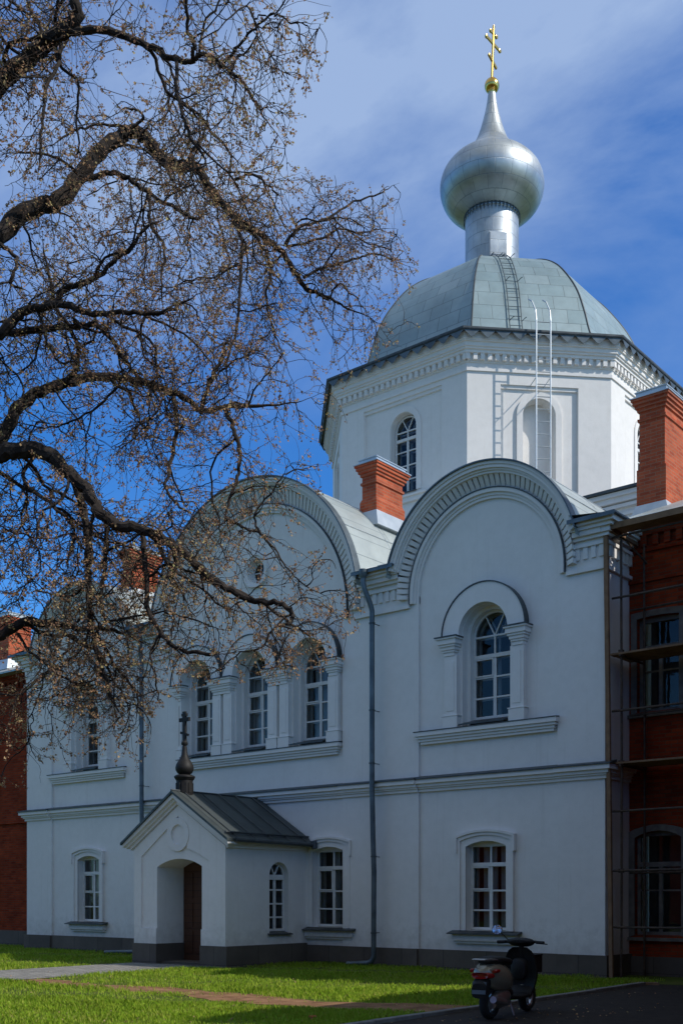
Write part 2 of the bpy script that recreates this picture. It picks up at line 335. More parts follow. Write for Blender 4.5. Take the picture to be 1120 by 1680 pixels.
# ================================================================ setting: ground
GZ = -0.05
g = MB(); n = 60
g.add([(-1500, -1500, GZ), (1500, -1500, GZ), (1500, 1500, GZ), (-1500, 1500, GZ)], [(0, 1, 2, 3)])
tag(g.build('ground', M['ground']), kind='structure')
b = MB(); b.add([(-11.5, -40, GZ + .012), (-8.75, -40, GZ + .012), (-8.75, -2.7, GZ + .012), (-11.5, -2.7, GZ + .012)], [(0, 1, 2, 3)])
tag(b.build('path', M['cobble']), kind='structure')
b = MB(); P0 = []; P1 = []
for i in range(61):
    x = -8.7 + 10.0 * i / 60; c = -7.75 + 0.12 * sin(x * 1.1) + (0.55 * max(0, (x + 1.2) / 2.3) ** 1.5 if x > -1.2 else 0); w = 0.36 + 0.022 * (x + 8.7) + 0.11 * sin(x * 2.3 + 1) + 0.05 * sin(x * 7.1)
    P0.append((x, c - w, GZ + .008)); P1.append((x, c + w, GZ + .008))
b.add(P0 + P1, [(i, i + 1, 61 + i + 1, 61 + i) for i in range(60)])
tag(b.build('dirt_track', M['dirt']), kind='structure')
b = MB(); b.add([(1.5, -40, GZ + .004), (60, -40, GZ + .004), (60, 1.1, GZ + .004), (1.5, -0.9, GZ + .004)], [(0, 1, 2, 3)])
tag(b.build('road', M['asphalt']), kind='structure')
b = MB(); y = -18.0
while y < -1.4:
    l = 0.95 + 0.08 * random.random(); j = 0.012 * random.uniform(-1, 1)
    b.box(1.38 + j, 1.50 + j, y, y + l - .012, GZ - .1, GZ + .05 + 0.012 * random.random()); y += l
tag(b.build('kerb', M['kerb'], bevel=.012), kind='structure')

# ================================================================ the church
BR, BM, BL = -2.92, -10.05, -17.2
BW, PW = -10.2, 2.07                                            # centre and pitch of the three upper windows of the middle bay
CH = empty('church', 'white plastered church with arched gables, octagonal domed tower and silver onion dome', 'church', (-10.05, 4, 0))
CHI = Matrix.Translation(-CH.location)
def part(mb, name, mat, parent=None, **k):
    """mesh built in world coordinates, hung under its parent"""
    p = parent if parent is not None else CH
    o = mb.build(name, mat, None, **k); o.parent = p
    mw = Matrix.Identity(4); q = p
    while q is not None:
        mw = Matrix.Translation(q.location) @ q.rotation_euler.to_matrix().to_4x4() @ mw if q.matrix_parent_inverse == Matrix.Identity(4) else mw
        q = q.parent
    o.matrix_parent_inverse = Matrix.Identity(4)
    o.location = (0, 0, 0)
    inv = mw.inverted()
    o.data.transform(inv)
    return o

def bar(mb, p, q, w, y0, y1):
    d = Vector((q[0] - p[0], q[1] - p[1])); d.normalize(); nx, nz = -d.y * w / 2, d.x * w / 2
    mb.prism([(p[0] - nx, p[1] - nz), (q[0] - nx, q[1] - nz), (q[0] + nx, q[1] + nz), (p[0] + nx, p[1] + nz)][::1], y0, y1)
def frame_bars(mb, hw, z0, zs, head, y0, y1, rows, thick, round_head, upper=None):
    bw = .052
    if round_head:
        mb.arcband(0, zs, hw - bw, hw, y0, y1, n=20, tail=z0)
        for a in (62, 118): bar(mb, (0, zs), ((hw - bw / 2) * cos(radians(a)), zs + (hw - bw / 2) * sin(radians(a))), .032, y0 + .006, y1 - .006)
        mb.box(-hw + bw, hw - bw, y0 + .004, y1 - .004, zs - .022, zs + .022); top = zs - .022
    else:
        mb.box(-hw, -hw + bw, y0, y1, z0, head); mb.box(hw - bw, hw, y0, y1, z0, head)
        mb.box(-hw + bw, hw - bw, y0 + .004, y1 - .004, head - .06, head + .12); top = head - .06
    mb.box(-hw + bw, hw - bw, y0 + .004, y1 - .004, z0, z0 + .06)
    if thick: mb.box(-hw + bw - .001, hw - bw + .001, y0 - .02, y1, thick - .045, thick + .045)
    lo = z0 + .06
    segs = [(lo, thick - .045), (thick + .045, top)] if thick else [(lo, top)]
    for k, (a, c) in enumerate(segs):
        w = .042 if k == 0 and thick else .022
        mb.box(-w, w, y0 + .008, y1 - .008, a, c)
    for z in rows:
        for s in (-1, 1):
            x0, x1 = (-hw + bw, -.03) if s < 0 else (.03, hw - bw)
            mb.box(x0, x1, y0 + .012, y1 - .012, z - .02, z + .02)
def make_window(hw, z0, zs, depth, rows, thick, round_head=True, head=None, curtain=0, vent=None, mat='frame', sill=None, inner=True, name='window'):
    """frame mesh (origin on the wall line, y runs inwards) > pane, inner_frame, curtain, lining, sill"""
    fm = MB(); frame_bars(fm, hw, z0, zs, head, depth, depth + .07, rows, thick, round_head)
    if vent:                                                      # small opening light framed heavier
        x0, x1, a, c = vent
        for q in ((x0, x1, a, a + .03), (x0, x1, c - .03, c), (x0, x0 + .03, a + .03, c - .03), (x1 - .03, x1, a + .03, c - .03)): fm.box(q[0], q[1], depth - .012, depth + .05, q[2], q[3])
    fr = fm.build(name, M[mat], bevel=.005)
    loop = arch_loop(hw - .01, z0, zs) if round_head else [(-hw, z0), (hw, z0), (hw, head), (-hw, head)]
    MB().sheet(loop, [], depth + .035).build('pane', M['glass'], fr)
    if inner:
        im = MB(); frame_bars(im, hw - .02, z0, zs, head, depth + .2, depth + .25, rows, thick, round_head); im.build('inner_frame', M[mat], fr)
    top = zs + hw if round_head else head
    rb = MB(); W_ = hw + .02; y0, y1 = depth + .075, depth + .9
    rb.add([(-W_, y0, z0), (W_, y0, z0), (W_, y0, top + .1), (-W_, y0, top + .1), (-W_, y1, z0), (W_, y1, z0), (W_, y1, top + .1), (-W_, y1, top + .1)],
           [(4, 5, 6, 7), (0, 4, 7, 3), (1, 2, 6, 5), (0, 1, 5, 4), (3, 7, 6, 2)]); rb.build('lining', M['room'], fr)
    if curtain:
        for s in ((-1, 1) if curtain == 2 else (-1,)):
            cm = MB(); k = 14; xs = [s * (hw - .02) - s * (hw * .72) * i / k for i in range(k + 1)]
            P = [(x, depth + .27 + .025 * (i % 2), z0 + .02) for i, x in enumerate(xs)] + [(x, depth + .27 + .025 * (i % 2), (zs if round_head else head) - .02) for i, x in enumerate(xs)]
            cm.add(P, [(i, i + 1, k + 2 + i, k + 1 + i) for i in range(k)]); cm.build('curtain', M['curtain'], fr, smooth=False)
    if sill:
        sw, zt, zb, yb, yf = sill; sm = MB()
        sm.hexa([(-sw, yf, zb - .03), (sw, yf, zb - .03), (hw, yb, zt - .03), (-hw, yb, zt - .03)], [(-sw, yf, zb), (sw, yf, zb), (hw, yb, zt), (-hw, yb, zt)])
        sm.build('sill', M['darkmetal'], fr)
    return fr
def place(o, origin, ang=0.0):
    o.parent = CH; o.matrix_local = CHI @ rotz(origin, ang)
    for ch in o.children:                                          # no two windows hang or reflect quite alike
        k = ch.name.split('.')[0]
        if k == 'curtain': ch.scale.x = random.uniform(.55, 1.0); ch.location.x = 0; ch.location.y = random.uniform(-.03, .08)
        if k == 'pane': ch.rotation_euler = (0, 0, radians(random.uniform(-.7, .7)))
    return o

# ---- facade wall, one mesh: pilaster plane, set-back bays, openings and reveals
wall = MB()
XL, XR = -20.35, 0.0
def arc_top(cx, cz, R, z):                                     # points of a gable outline from right to left above height z
    a = asin((z - cz) / R); return [(cx + R * cos(a + (pi - 2 * a) * i / 28), cz + R * sin(a + (pi - 2 * a) * i / 28)) for i in range(29)]
outl = [(XL, -.1), (XR, -.1), (XR, 9.15)] + arc_top(BR, 8.55, 2.4, 9.15) + arc_top(BM, 8.57, 3.73, 9.15) + arc_top(BL, 8.55, 2.4, 9.15) + [(XL, 9.15)]
bays = [(BR, 1.82, 8.55), (BM, 3.0, 8.57), (BL, 1.82, 8.55)]
loops = [arch_loop(hw, .02, zs, 40, cx) for cx, hw, zs in bays]
wall.sheet(outl, loops, 0.0)
UP = [(BR, .635), (BL, .635)] + [(BW + d, .62) for d in (-PW, 0, PW)]
LOW = [BR, BL, BM + 2.5]
for (cx, hw, zs), lp in zip(bays, loops):
    holes = [arch_loop(w, 5.42, 7.45, 20, x) for x, w in UP if abs(x - cx) < hw] + [seg_loop(.53, .85, 2.72, .12, 10, x) for x in LOW if abs(x - cx) < hw]
    if cx == BM: holes.append([(cx + .30 * cos(2 * pi * i / 24), 10.12 + .30 * sin(2 * pi * i / 24)) for i in range(24)])
    wall.sheet(lp, holes, .06); wall.reveal(lp, 0.0, .06)
for x, w in UP:
    a = arch_loop(w, 5.42, 7.45, 20, x); c = arch_loop(w - .075, 5.42, 7.45, 20, x)
    wall.reveal(a, .06, .26); wall.ringstrip(a, c, .26); wall.reveal(c, .26, .75)
for x, w in UP: wall.box(x - w + .08, x + w - .08, .47, .9, 5.3, 5.598)
for x in LOW: wall.reveal(seg_loop(.53, .85, 2.72, .12, 10, x), .06, .5)
wall.reveal([(BM + .30 * cos(2 * pi * i / 24), 10.12 + .30 * sin(2 * pi * i / 24)) for i in range(24)], .06, .4)
for X, s in ((XR, 1), (XL, -1)):
    q = [(X, 0, -.1), (X, 9, -.1), (X, 9, 9.2), (X, 0, 9.2)]; wall.add(q, [(0, 1, 2, 3) if s > 0 else (3, 2, 1, 0)])
part(wall, 'wall', M['plaster'])

# ---- plinth, string course, cornices
SEG = [(XL, BL - 1.82, 0), (BL - 1.82, BL + 1.82, 1), (BL + 1.82, BM - 3.0, 0), (BM - 3.0, BM + 3.0, 1), (BM + 3.0, BR - 1.82, 0), (BR - 1.82, BR + 1.82, 1), (BR + 1.82, XR, 0)]
pl = MB(); st = MB(); sm = MB(); pt = MB()
for x0, x1, rec in SEG:
    d = .05 if rec else 0.0; e0 = -.07 if x0 == XL else (0 if not rec else 0); e1 = .07 if x1 == XR else 0
    pl.box(x0 + e0, x1 + e1, -.07 + d, .2, -.3, .40)
    for z0, z1, o in ((4.02, 4.09, .05), (4.09, 4.13, .09), (4.13, 4.20, .13), (4.20, 4.30, .19)):
        st.box(x0 - (o if x0 == XL else 0), x1 + (o if x1 == XR else 0), -o + d, .1, z0, z1)
    o = .22; a, b_ = x0 - (o if x0 == XL else 0), x1 + (o if x1 == XR else 0)
    sm.hexa([(a, -o + d, 4.29), (b_, -o + d, 4.29), (b_, .09, 4.33), (a, .09, 4.33)], [(a, -o + d, 4.318), (b_, -o + d, 4.318), (b_, .09, 4.40), (a, .09, 4.40)])
for o, z0, z1 in ((.05, 4.02, 4.09), (.09, 4.09, 4.13), (.13, 4.13, 4.20), (.19, 4.20, 4.30)): st.box(-.05, o, .1, 1.1, z0, z1)
pl.box(-.05, .068, .2, 1.1, -.3, .40)
part(pl, 'plinth', M['granite']); part(st, 'string_course', M['plaster']); part(sm, 'string_course_flashing', M['darkmetal'])

STEPS = ((8.30, 8.38, .07), (8.80, 8.87, .10), (8.93, 9.00, .15), (9.00, 9.10, .20), (9.10, 9.17, .27), (9.17, 9.27, .34))
def cornice_run(xa, xb, xin0, xin1, right=False, left=False):
    cor = MB(); cfl = MB()
    for k, (z0, z1, o) in enumerate(STEPS):
        a, c = (xin0, xin1) if k == 0 else (xa, xb)
        cor.box(a - (o if left else 0), c + (o if right else 0), -o, .05, z0, z1)
        if right: cor.box(c - .05, c + o, .05, 1.1, z0, z1)
    cor.box(xa, xb, -.03, .05, 8.38, 8.80); cor.box(xa, xb + (.05 if right else 0), -.07, .05, 8.87, 8.93); cor.box(xa, xb, -.22, .05, 8.998, 9.2)
    k = int((xb - xa) / .19)
    for i in range(k + 1):
        x = xa + .05 + i * (xb - xa - .1) / max(k, 1); cor.box(x - .05, x + .05, -.07, 0, 8.56, 8.798)
    if right:
        for i in range(6): cor.box(-.02, .07, .1 + i * .18, .2 + i * .18, 8.58, 8.798)
    o = .42; cfl.box(xa - (o if left else 0), xb + (o if right else 0), -o, .3, 9.27, 9.305)
    cfl.box(xa - (o if left else 0), xb + (o if right else 0), -o - .012, -o, 9.22, 9.305)
    if right: cfl.box(xb - .05, xb + o - .1, .3, 1.05, 9.27, 9.305)
    part(cor, 'cornice', M['plaster']); part(cfl, 'gutter_edge', M['pipe'])
cornice_run(BR + 2.27, XR, BR + 2.05, XR, right=True)
cornice_run(BM + 3.62, BR - 2.27, BM + 3.4, BR - 2.05)
cornice_run(BL + 2.27, BM - 3.62, BL + 2.05, BM - 3.4)
cornice_run(XL, BL - 2.27, XL, BL - 2.05, left=True)

# ---- the three arched gables
def gable(cx, cz, R, rin, tailz=8.38):
    mb = MB()
    for r0, r1, yy in ((rin, rin + .06, .03), (rin + .06, rin + .12, -.03), (rin + .12, rin + .20, -.085)): mb.arcband(cx, cz, r0, r1, yy, .08, n=64, tail=tailz)
    a = asin((9.16 - cz) / R)
    for r0, r1, yy in ((R - .06, R, -.38), (R - .13, R - .06, -.345), (R - .17, R - .13, -.29), (R - .22, R - .17, -.25)): mb.arcband(cx, cz, r0, r1, yy, .02, a, pi - a, n=64)
    mb.arcband(cx, cz, rin + .2, R - .2, -.035, .05, n=64, tail=tailz)
    ra, rb = rin + .235, R - .205
    ga = part(mb, 'gable_arch', M['plaster'], smooth=True)
    bk = MB(); rm = (ra + rb) / 2; k = int(pi * rm / .135); h = .048 / rm
    for i in range(k + 1):
        t = pi * i / k
        q = []
        for (r, yy) in ((ra, -.05), (rb, -.215)):
            for dt in (-h, h): q.append((cx + r * cos(t + dt), yy, cz + r * sin(t + dt)))
        bkp = [(x, -.005, z) for x, _, z in q]
        P = q + bkp                                          # 0 ra-,1 ra+,2 rb-,3 rb+
        bk.add(P, [(0, 2, 3, 1), (4, 5, 7, 6), (0, 4, 6, 2), (1, 3, 7, 5), (2, 6, 7, 3), (0, 1, 5, 4)])
    part(bk, 'brick_frieze', M['plaster'], ga)
    cp = MB(); cp.arcband(cx, cz, rin + .2, rin + .222, -.105, .02, n=64, tail=tailz); part(cp, 'arch_flashing', M['darkmetal'], ga)
    ed = MB(); ed.arcband(cx, cz, R + .001, R + .03, -.43, -.2, a, pi - a, n=64); part(ed, 'edge_flashing', M['pipe'], ga)
    return ga
gable(BR, 8.55, 2.50, 1.82); gable(BM, 8.57, 3.8, 3.0); gable(BL, 8.55, 2.47, 1.82)
def vault(cx, cz, R, y1, name='vault_roof'):
    mb = MB(); n = 48; P = []; F = []; U = []
    a0 = asin((9.0 - cz) / R)
    ys = [-.41, y1]
    for yy in ys:
        for i in range(n + 1):
            t = a0 + (pi - 2 * a0) * i / n; P.append((cx + (R + .004) * cos(t), yy, cz + (R + .004) * sin(t)))
    for i in range(n):
        F.append((i, n + 1 + i, n + 2 + i, i + 1)); u0, u1 = R * pi * i / n, R * pi * (i + 1) / n
        U.append([(u0, 0), (u0, y1), (u1, y1), (u1, 0)])
    mb.add(P, F, U); vr = part(mb, name, M['roof'], smooth=True)
    # raised standing seams, along the vault and around it
    se = MB()
    for t in np.linspace(a0 + .12, pi - a0 - .12, 9): se.tube([(cx + (R + .012) * cos(t), -.40, cz + (R + .012) * sin(t)), (cx + (R + .012) * cos(t), y1 - .1, cz + (R + .012) * sin(t))], .014, 5)
    for yy in (1.45, 3.3, 5.1):
        if yy < y1: se.tube([(cx + (R + .008) * cos(t), yy, cz + (R + .008) * sin(t)) for t in np.linspace(a0, pi - a0, 33)], .010, 4)
    part(se, 'standing_seam', M['flash'], vr)
    return vr
vault(BR, 8.55, 2.50, 8.0); vault(BM, 8.57, 3.8, 6.4); vault(BL, 8.55, 2.47, 8.0)
for xa, xb, xc, xd in ((BM + 3.74, BR - 2.37, BM + 2.6, BR - 1.6), (BL + 2.37, BM - 3.74, BL + 1.6, BM - 2.6)):
    vr = MB(); vr.add([(xa, -.44, 9.30), (xb, -.44, 9.30), (xb, .06, 9.48), (xa, .06, 9.48), (xd, .06, 9.48), (xd, 1.3, 9.95), (xc, 1.3, 9.95), (xc, .06, 9.48), (xd, 7, 10.5), (xc, 7, 10.5)], [(0, 1, 2, 3), (7, 3, 2, 4, 5, 6), (6, 5, 8, 9)]); part(vr, 'valley_roof', M['roof'])
for s_, xe, bx in ((1, XR + .12, BR), (-1, XL - .12, BL)):
    vr = MB(); xo = bx + s_ * 2.30; P = [(xo, -.42, 9.40), (xe, -.42, 9.312), (xe, 8, 9.312), (xo, 8, 9.40)]
    vr.add(P, [(0, 1, 2, 3) if s_ > 0 else (3, 2, 1, 0)]); part(vr, 'valley_roof', M['roof'])
vs = MB()
for xa, xb in ((BM + 3.75, BR - 2.4), (BL + 2.4, BM - 3.75)):
    for t in (.3, .7): x = xa + (xb - xa) * t; vs.tube([(x, -.42, 9.315), (x + .02, 1.3, 9.965)], .012, 5)
part(vs, 'valley_seam', M['flash'])

# ---- window dressings on the facade
def surround_upper(cx, shafts, caps, hoods, sill, ro=1.08, ri=.64):
    mb = MB()
    for hx, hro in hoods: mb.arcband(hx, 7.45, ri, hro, -.10, .08, n=32)
    for x0, x1 in shafts:
        mb.box(x0, x1, -.08, .07, 5.66, 7.02); mb.box(x0 - .03, x1 + .03, -.11, .07, 5.40, 5.66); mb.box(x0 + .07, x1 - .07, -.092, 0, 5.78, 6.9)
        mb.box(x0 - .05, x1 + .05, -.12, .07, 5.66, 5.685)
    for x0, x1 in caps:
        for z0, z1, o in ((7.02, 7.10, .02), (7.10, 7.15, .045), (7.15, 7.22, .07), (7.22, 7.27, .10), (7.27, 7.38, .13), (7.38, 7.42, .165)): mb.box(x0 - o, x1 + o, -.08 - o, .07, z0, z1)
    x0, x1 = sill
    for z0, z1, o in ((5.10, 5.16, .03), (5.16, 5.22, .06), (5.22, 5.28, .10), (5.28, 5.38, .14)): mb.box(x0 + .14 - o, x1 - .14 + o, -o, .07, z0, z1)
    o_ = part(mb, 'window_surround', M['plaster'], smooth=False, bevel=.006)
    cp = MB()
    for hx, hro in hoods: cp.arcband(hx, 7.45, hro, hro + .022, -.125, .05, n=32, tail=7.45)
    for x0_, x1_ in caps: cp.box(x0_ - .18, x1_ + .18, -.265, .05, 7.42, 7.445)
    cp.hexa([(x0 - .01, -.16, 5.38), (x1 + .01, -.16, 5.38), (x1, .05, 5.38), (x0, .05, 5.38)], [(x0 - .01, -.16, 5.395), (x1 + .01, -.16, 5.395), (x1, .05, 5.42), (x0, .05, 5.42)])
    part(cp, 'hood_flashing', M['darkmetal'], o_)
for c in (BR, BL):
    surround_upper(c, [(c - 1.04, c - .70), (c + .70, c + 1.04)], [(c - 1.02, c - .78), (c + .78, c + 1.02)], [(c, 1.08)], (c - 1.86, c + 1.86))
sh = [(BM - 2.96, BM - 2.84 + .02), (BW + PW + .66, BM + 2.92)]; cp_ = [(BM - 2.93, BM - 2.84), (BW + PW + .72, BM + 2.88)]
for d in (-PW / 2, PW / 2): sh += [(BW + d - .37, BW + d - .05), (BW + d + .05, BW + d + .37)]; cp_.append((BW + d - .31, BW + d + .31))
surround_upper(BM, sh, cp_, [(BW + d, 1.0) for d in (-PW, 0, PW)], (BM - 2.95, BM + 2.95), ri=.625)
def surround_lower(c):
    mb = MB()
    def band(h0, h1, y0, zb):
        a = seg_loop(.53 + h0, zb, 2.72 + h0, .12, 12, c)[1:]; e = seg_loop(.53 + h1, zb, 2.72 + h1, .12 , 12, c)[1:]
        a = a + [(c - .53 - h0, zb)]; e = e + [(c - .53 - h1, zb)]
        n_ = len(a); P = [(x, y0, z) for x, z in a] + [(x, y0, z) for x, z in e] + [(x, .07, z) for x, z in a] + [(x, .07, z) for x, z in e]; F = []
        for i in range(n_ - 1): F += [(i, n_ + i, n_ + i + 1, i + 1), (n_ + i, 3 * n_ + i, 3 * n_ + i + 1, n_ + i + 1), (i + 1, 2 * n_ + i + 1, 2 * n_ + i, i)]
        mb.add(P, F)
    band(.0, .13, .02, .85); band(.13, .20, -.015, .85); band(.20, .25, -.05, 2.6)
    for z0, z1, o in ((.56, .62, .02), (.62, .76, .07)): mb.box(c - .80 - o * .5, c + .80 + o * .5, -o, .07, z0, z1)
    o_ = part(mb, 'window_surround', M['plaster'])
    s = MB(); s.hexa([(c - .92, -.17, .765), (c + .92, -.17, .765), (c + .92, .07, .80), (c - .92, .07, .80)], [(c - .92, -.17, .79), (c + .92, -.17, .79), (c + .92, .07, .85), (c - .92, .07, .85)])
    part(s, 'sill_flashing', M['darkmetal'], o_)
for c in LOW: surround_lower(c)

up = make_window(.56, 5.60, 7.45, .40, [6.07, 6.53], 7.0, sill=(.60, 5.60, 5.45, .41, -.17), vent=(-.51, -.03, 6.55, 6.955))
place(up, (BR, 0, 0)); place(copy_tree(up), (BL, 0, 0))
um = make_window(.545, 5.60, 7.45, .40, [6.07, 6.53], 7.0, curtain=2, sill=(.57, 5.60, 5.45, .41, -.17), vent=(-.48, -.03, 6.55, 6.955))
place(um, (BW, 0, 0))
for d in (-PW, PW): place(copy_tree(um), (BW + d, 0, 0))
lw = make_window(.53, .86, None, .24, [1.30, 1.74], 2.32, round_head=False, head=2.78, curtain=2, vent=(-.485, -.03, 1.76, 2.275))
place(lw, (LOW[0], 0, 0))
for c in LOW[1:]: place(copy_tree(lw), (c, 0, 0))
oc = MB(); oc.arcband(BM, 10.12, .24, .30, .2, .27, 0, 2 * pi, 24); oc.box(BM - .015, BM + .015, .21, .26, 9.87, 10.37); oc.box(BM - .24, BM + .24, .212, .258, 10.105, 10.135)
ocw = part(oc, 'round_window', M['frame'])
b = MB(); b.sheet([(BM + .27 * cos(2 * pi * i / 24), 10.12 + .27 * sin(2 * pi * i / 24)) for i in range(24)], [], .235); part(b, 'pane', M['glass'], ocw)
b = MB(); b.box(BM - .3, BM + .3, .405, .45, 9.8, 10.45); part(b, 'lining', M['room'], ocw)
b = MB(); b.arcband(BM, 10.12, .31, .44, .0, .08, 0, 2 * pi, 32); b.arcband(BM, 10.12, .40, .44, -.04, .0, 0, 2 * pi, 32); part(b, 'moulding', M['plaster'], ocw)

# ---- downpipes
def downpipe(x, xf, run=.6):
    mb = MB(); r = .062
    yp = -.275
    mb.tube([(xf, -.44, 9.12), (xf, -.44, 8.98), (xf + .02, -.43, 8.86), (x - .01, -.31, 8.46), (x, yp, 8.34), (x, yp, 8.2), (x, yp, 4.2), (x + .03, yp, 3.0), (x + .06, yp, 2.2), (x + .05, yp, .95), (x + .05, yp, .22)], r, 12)
    p = part(mb, 'downpipe', M['pipe'], smooth=True)
    f = MB(); f.lathe((xf, -.44), [(.0, 9.10), (.07, 9.10), (.10, 9.17), (.105, 9.30), (.09, 9.30), (.0, 9.22)], 16); part(f, 'funnel', M['pipe'], p, smooth=True)
    k = MB()
    for z in (8.05, 6.0, 4.75, 2.55, .75): k.tube([(x + (.05 if z < 3 else 0), yp, z - .015), (x + (.05 if z < 3 else 0), yp, z + .015)], .075, 12); k.box(x - .008, x + .008, yp, .05, z - .008, z + .008)
    part(k, 'bracket', M['darkmetal'], p)
    s = MB(); s.tube([(x + .05, yp, .26), (x + .05, yp - .005, .18), (x + .0, yp - .03, .08), (x - .09, yp - .06, .04), (x - run, yp - .2 * run / .6, .005)], .064, 12); part(s, 'spout', M['pipe'], p, smooth=True)
downpipe(-5.9, -6.03); downpipe(-14.32, -14.2, 1.15)

# ---- chimneys
def chimney(x0, x1, y0, y1, zb, zt, cap=.12):
    mb = MB(); mb.box(x0, x1, y0, y1, zb, zt - .5)
    w = .045
    mb.box(x0 - w, x1 + w, y0 - w, y1 + w, zb, zb + .62 * (zt - zb) * .6)
    mb.hexa([(x0 - w, y0 - w, zb + .372 * (zt - zb)), (x1 + w, y0 - w, zb + .372 * (zt - zb)), (x1 + w, y1 + w, zb + .372 * (zt - zb)), (x0 - w, y1 + w, zb + .372 * (zt - zb))],
            [(x0, y0, zb + .44 * (zt - zb)), (x1, y0, zb + .44 * (zt - zb)), (x1, y1, zb + .44 * (zt - zb)), (x0, y1, zb + .44 * (zt - zb))])
    z = zt - .5
    for dz, o in ((.06, .035), (.16, 0), (.075, .04), (.075, .08), (.075, .12), (.055, .15)): mb.box(x0 - o, x1 + o, y0 - o, y1 + o, z, z + dz - .001); z += dz
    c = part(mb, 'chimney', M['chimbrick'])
    k = MB(); k.box(x0 - .17, x1 + .17, y0 - .17, y1 + .17, z, z + .02); k.box(x0 - .06, x1 + .06, y0 - .06, y1 + .06, z + .02, z + .13); k.box(x0 - .085, x1 + .085, y0 - .085, y1 + .085, z + .13, z + .15)
    part(k, 'chimney_cap', M['flash'], c)
    f = MB(); o = .06; h = .30
    f.hexa([(x0 - .15, y0 - .12, zb - .1), (x1 + .15, y0 - .12, zb - .1), (x1 + .15, y1 + .12, zb - .1), (x0 - .15, y1 + .12, zb - .1)], [(x0 - o, y0 - o, zb + h), (x1 + o, y0 - o, zb + h), (x1 + o, y1 + o, zb + h), (x0 - o, y1 + o, zb + h)])
    part(f, 'chimney_flashing', M['flash'], c)
chimney(-7.67, -7.21, 1.5, 2.6, 11.20, 12.72)
chimney(-17.43, -17.0, 1.5, 2.55, 10.95, 12.42)

# ---- tower
TC = np.array([-10.06, 11.75]); TS1 = 2.41; TA = 2.41 + 3.07
def octa(e=0.0, k=1.0, c=TC):
    Ad = (TA + TS1) / sqrt(2) + e; Ac = TA + e; x = Ad * sqrt(2) - Ac
    return [c + np.array(p) * k for p in ((-x, -Ac), (x, -Ac), (Ac, -x), (Ac, x), (x, Ac), (-x, Ac), (-Ac, x), (-Ac, -x))]
def octring(mb, e0, z0, z1, e1=None):                          # octagonal band; e1: offset at the top
    a = octa(e0); c = octa(e0 if e1 is None else e1)
    mb.add([(*p, z0) for p in a] + [(*p, z1) for p in c], [(i, (i + 1) % 8, 8 + (i + 1) % 8, 8 + i) for i in range(8)] + [tuple(range(7, -1, -1)), tuple(range(8, 16))])
tw = MB(); o8 = octa(); WT = 17.02; WB = 7.5
ang = [i * pi / 4 for i in range(8)]
tsur = MB()
for i in range(8):
    p, q = o8[i], o8[(i + 1) % 8]; mid = (p + q) / 2; Lh = np.linalg.norm(q - p) / 2; card = i % 2 == 0
    tw.M = rotz((mid[0], mid[1], 0), ang[i]); tsur.M = tw.M
    hw, zt = (1.50, 16.86) if card else (1.17, 16.66)
    pan = [(-hw, 9.0), (hw, 9.0), (hw, zt), (-hw, zt)]
    tw.sheet([(-Lh, WB), (Lh, WB), (Lh, WT), (-Lh, WT)], [pan], 0.0); tw.reveal(pan, 0, .10)
    h2 = [(-hw + .0, 9.0), (hw - .0, 9.0), (hw, zt - .09), (-hw, zt - .09)]
    if card: ow = (.49, 14.0, 15.97)
    else: ow = (.485, 12.6, 15.82)
    lp = arch_loop(*ow, 20)
    tw.sheet([(-hw, 9.0), (hw, 9.0), (hw, zt), (-hw, zt)], [lp], .10); tw.reveal(lp, .10, .55)
    if not card: tw.sheet(lp, [], .45)
    tsur.box(-hw, hw, .045, .1, zt - .10, zt)
    r = ow[0]; tsur.arcband(0, ow[2], r + .01, r + .19, .03 if not card else .065, .12, n=24, tail=ow[1] - (.0 if card else .5))
    if card: tsur.box(-.85, .85, .0, .1, 13.66, 13.80); tsur.box(-.95, .95, -.06, .1, 13.80, 13.86)
tw.M = None; tsur.M = None
towerw = part(tw, 'tower_wall', M['plaster']); part(tsur, 'tower_moulding', M['plaster'], towerw)
twn = make_window(.47, 14.04, 15.97, .30, [14.48, 14.92, 15.36], 15.72, sill=(.5, 14.06, 14.0, .31, .04))
for k, i in enumerate((0, 2, 6)):
    p, q = o8[i], o8[(i + 1) % 8]; mid = (p + q) / 2
    place(twn if k == 0 else copy_tree(twn), (mid[0], mid[1], 0), ang[i])
tc_ = MB()
for e, z0, z1 in ((.045, 17.0, 17.09), (.02, 17.09, 17.24), (.05, 17.24, 17.28), (.06, 17.28, 17.47), (.17, 17.47, 17.56), (.22, 17.56, 17.62), (.26, 17.62, 17.74), (.31, 17.74, 17.79), (.33, 17.79, 17.98)): octring(tc_, e, z0, z1)
tcor = part(tc_, 'tower_cornice', M['plaster'])
dn = MB(); lam = MB()
for i in range(8):
    p, q = octa(.06)[i], octa(.06)[(i + 1) % 8]; mid = (p + q) / 2; Lh = np.linalg.norm(q - p) / 2
    dn.M = rotz((mid[0], mid[1], 0), ang[i]); k = int(2 * Lh / .215)
    for j in range(k + 1): x = -Lh + .03 + (2 * Lh - .06) * j / k; dn.box(x - .06, x + .06, -.085, .01, 17.29, 17.468)
    p, q = octa(.455)[i], octa(.455)[(i + 1) % 8]; mid = (p + q) / 2; Lh = np.linalg.norm(q - p) / 2
    lam.M = rotz((mid[0], mid[1], 0), ang[i]); k = int(2 * Lh / .46); w = Lh / k
    for j in range(k):
        x = -Lh + w * (2 * j + 1); lam.prism([(x - w, 17.98), (x - w * .8, 17.93), (x - w * .25, 17.80), (x, 17.77), (x + w * .25, 17.80), (x + w * .8, 17.93), (x + w, 17.98)], -.006, .006)
part(dn, 'dentils', M['plaster'], tcor)
